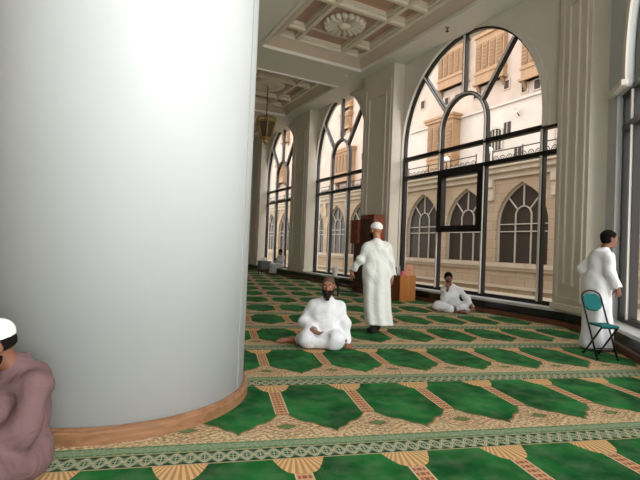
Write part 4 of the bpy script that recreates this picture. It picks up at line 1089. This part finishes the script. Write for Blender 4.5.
# mahogany cabinet behind the walking man
root = empty('mahogany_cabinet', (7.95, 12.15, 0)); tag(root, 'tall mahogany cabinet against the pilaster behind the walking man', 'cabinet')
bm = B(); box(bm, (0, -.70, 0), (.40, .05, 2.42), bev=.01); obj('tall_section', bm, M['mahogany'], root)
bm = B(); box(bm, (-.02, -.72, 2.42), (.40, .07, 2.46), bev=.01); obj('top_board', bm, M['mahogany'], root)
bm = B(); box(bm, (-.05, .05, 1.55), (.40, .56, 2.32), bev=.015); u_ = obj('upper_box', bm, M['mahogany'], root)
bm = B(); box(bm, (-.07, .10, 1.60), (-.05, .51, 2.27), bev=.006); d_ = obj('door', bm, M['mahogany'], root)
bm = B(); box(bm, (-.085, .14, 1.9), (-.07, .16, 1.98)); obj('handle', bm, M['brass'], d_)
bm = B(); box(bm, (.05, .08, 0), (.40, .48, 1.55), bev=.01); obj('lower_section', bm, M['mahog_dark'], root)
bm = B(); box(bm, (-.018, -.66, .12), (0, -.35, 2.34), bev=.005); box(bm, (-.018, -.33, .12), (0, .01, 2.34), bev=.005); obj('door', bm, M['mahog_dark'], root)

# plywood box with the salmon board and bags
root = empty('plywood_box', (8.04, 10.12, 0)); tag(root, 'honey-coloured plywood shoe box right of the walking man', 'box')
bm = B(); x0, x1, y0, y1, zt = -.27, .27, -.27, .27, .70
box(bm, (x0, y0, .0), (x1, y0+.02, zt)); obj('front_panel', bm, M['boxwood'], root)
bm = B(); box(bm, (x0, y0+.02, 0), (x0+.02, y1, zt)); obj('side_panel', bm, M['boxside'], root)
bm = B(); box(bm, (x1-.02, y0+.02, 0), (x1, y1, zt)); obj('side_panel', bm, M['boxside'], root)
bm = B(); box(bm, (x0+.02, y1-.02, 0), (x1-.02, y1, zt)); obj('back_panel', bm, M['boxside'], root)
bm = B(); box(bm, (x0+.02, y0+.02, .02), (x1-.02, y1-.02, .05)); obj('bottom_panel', bm, M['boxside'], root)
root = empty('rounded_board', (8.16, 9.97, .05)); tag(root, 'salmon rounded board with two holes standing in the plywood box', 'board')
bm = B(); pts = [(-.12, 0), (.13, 0), (.13, .88)] + [(.13-.07*(1-math.cos(a)), .88+.07*math.sin(a)) for a in [PI/2*k/5 for k in range(1, 6)]] + [(-.05, .95)] + [(-.05-.07*math.sin(a), .88+.07*math.cos(a)) for a in [PI/2*k/5 for k in range(1, 6)]]
prism(bm, pts, -.01, .012, axis=1); obj('panel', bm, M['salmon'], root)
for x in (-.03, .05):
    bm = B(); pts = [(x+.014*math.cos(a), .80+.014*math.sin(a)) for a in [2*PI*k/10 for k in range(10)]]; prism(bm, pts, -.013, -.009, axis=1); obj('hole', bm, M['void'], root)
def bag(loc, m_, m2, r, lab, rz=0):
    root_ = empty('cloth_bag', loc, rz)
    P = [sg((-.05, 0, r[2]*.5), (.05, 0, r[2]*.5), r[0]*.55, r[0]*.5, .05), el((0, 0, r[2]*.55), r, .04), sg((0, 0, r[2]), (.01, 0, r[2]*1.75), r[0]*.4, r[0]*.22, .05)]
    obj('bag_body', build_sdf(P, .012, cuts=[((0, 0, .004), (0, 0, -1))], fold=cloth_fold(.006, 30, 50)), m_, root_, smooth=True)
    bm_ = B()
    for s_ in (-1, 1): tube(bm_, [(s_*.02-.04, -r[1]*.9, r[2]*.6), (s_*.02-.05, -r[1]*.9, r[2]*1.5), (s_*.02+.01, 0, r[2]*2.0), (s_*.02+.05, r[1]*.7, r[2]*1.4)], .012, 6)
    obj('strap', bm_, m2, root_, smooth=True); tag(root_, lab, 'bag')
bag((7.88, 10.06, .10), M['navy'], M['pale'], (.085, .09, .42), 'dark navy cloth bag with pale straps in the plywood box')
bag((7.92, 10.25, .10), M['pale'], M['navy'], (.075, .08, .40), 'pale grey cloth bag with dark straps at the back of the plywood box')
root = empty('pink_bundle', (7.89, 9.93, .10)); tag(root, 'pink cloth bundle at the front of the plywood box', 'cloth')
obj('folded_cloth', build_sdf([sg((0, 0, .06), (0, 0, .62), .045, .04, .03), el((.02, 0, .62), (.07, .05, .10), .03)], .010, fold=cloth_fold(.006, 30, 50)), M['pink'], root, smooth=True)

def bucket(x, y, z, r, hgt, lab):
    root_ = empty('bucket', (x, y, z)); bm_ = B()
    lathe(bm_, [(r*.80, 0), (r, hgt-.02), (r*1.06, hgt-.02), (r*1.06, hgt), (r*.94, hgt), (r*.75, .02)], 24); obj('pail', bm_, M['plastic'], root_, smooth=False)
    bm_ = B(); tube(bm_, [(r*1.05*math.cos(a), .02+r*.3*math.sin(a), hgt-.03-.10*math.sin(a)) for a in [PI*k/10 for k in range(11)]], .006, 5); obj('handle', bm_, M['chrome'], root_)
    tag(root_, lab, 'bucket')
bucket(8.655, 14.92, .325, .115, .33, 'white bucket on the ledge of the second window')
bucket(8.66, 22.35, .325, .115, .42, 'white bucket on the ledge beyond the far seated man')
# low black rack by the second window
root = empty('black_metal_rack', (7.05, 10.85, 0), 1.1); tag(root, 'low black metal shoe rack on the carpet left of the walking man', 'rack')
for s_ in (-.55, .55):
    bm = B(); tube(bm, [(-.13, s_, 0), (-.13, s_, .52), (.13, s_, .52), (.13, s_, 0)], .014, 6); obj('side_frame', bm, M['tube'], root)
for z in (.16, .34, .52):
    bm = B()
    for x in (-.12, -.06, 0, .06, .12): tube(bm, [(x, -.55, z), (x, .55, z)], .010, 6)
    obj('shelf', bm, M['tube'], root)
# grey covered stool beside the far man
root = empty('covered_stool', (8.05, 20.75, 0)); tag(root, 'grey cloth-covered stool in front of the distant seated man', 'stool')
bm = B(); box(bm, (-.26, -.26, .22), (.26, .26, .64), bev=.03); obj('cloth_cover', bm, M['greycloth'], root)
for (x, y) in ((-.2, -.2), (.2, -.2), (-.2, .2), (.2, .2)):
    bm = B(); tube(bm, [(x, y, 0), (x, y, .3)], .018, 6); obj('leg', bm, M['tube'], root)
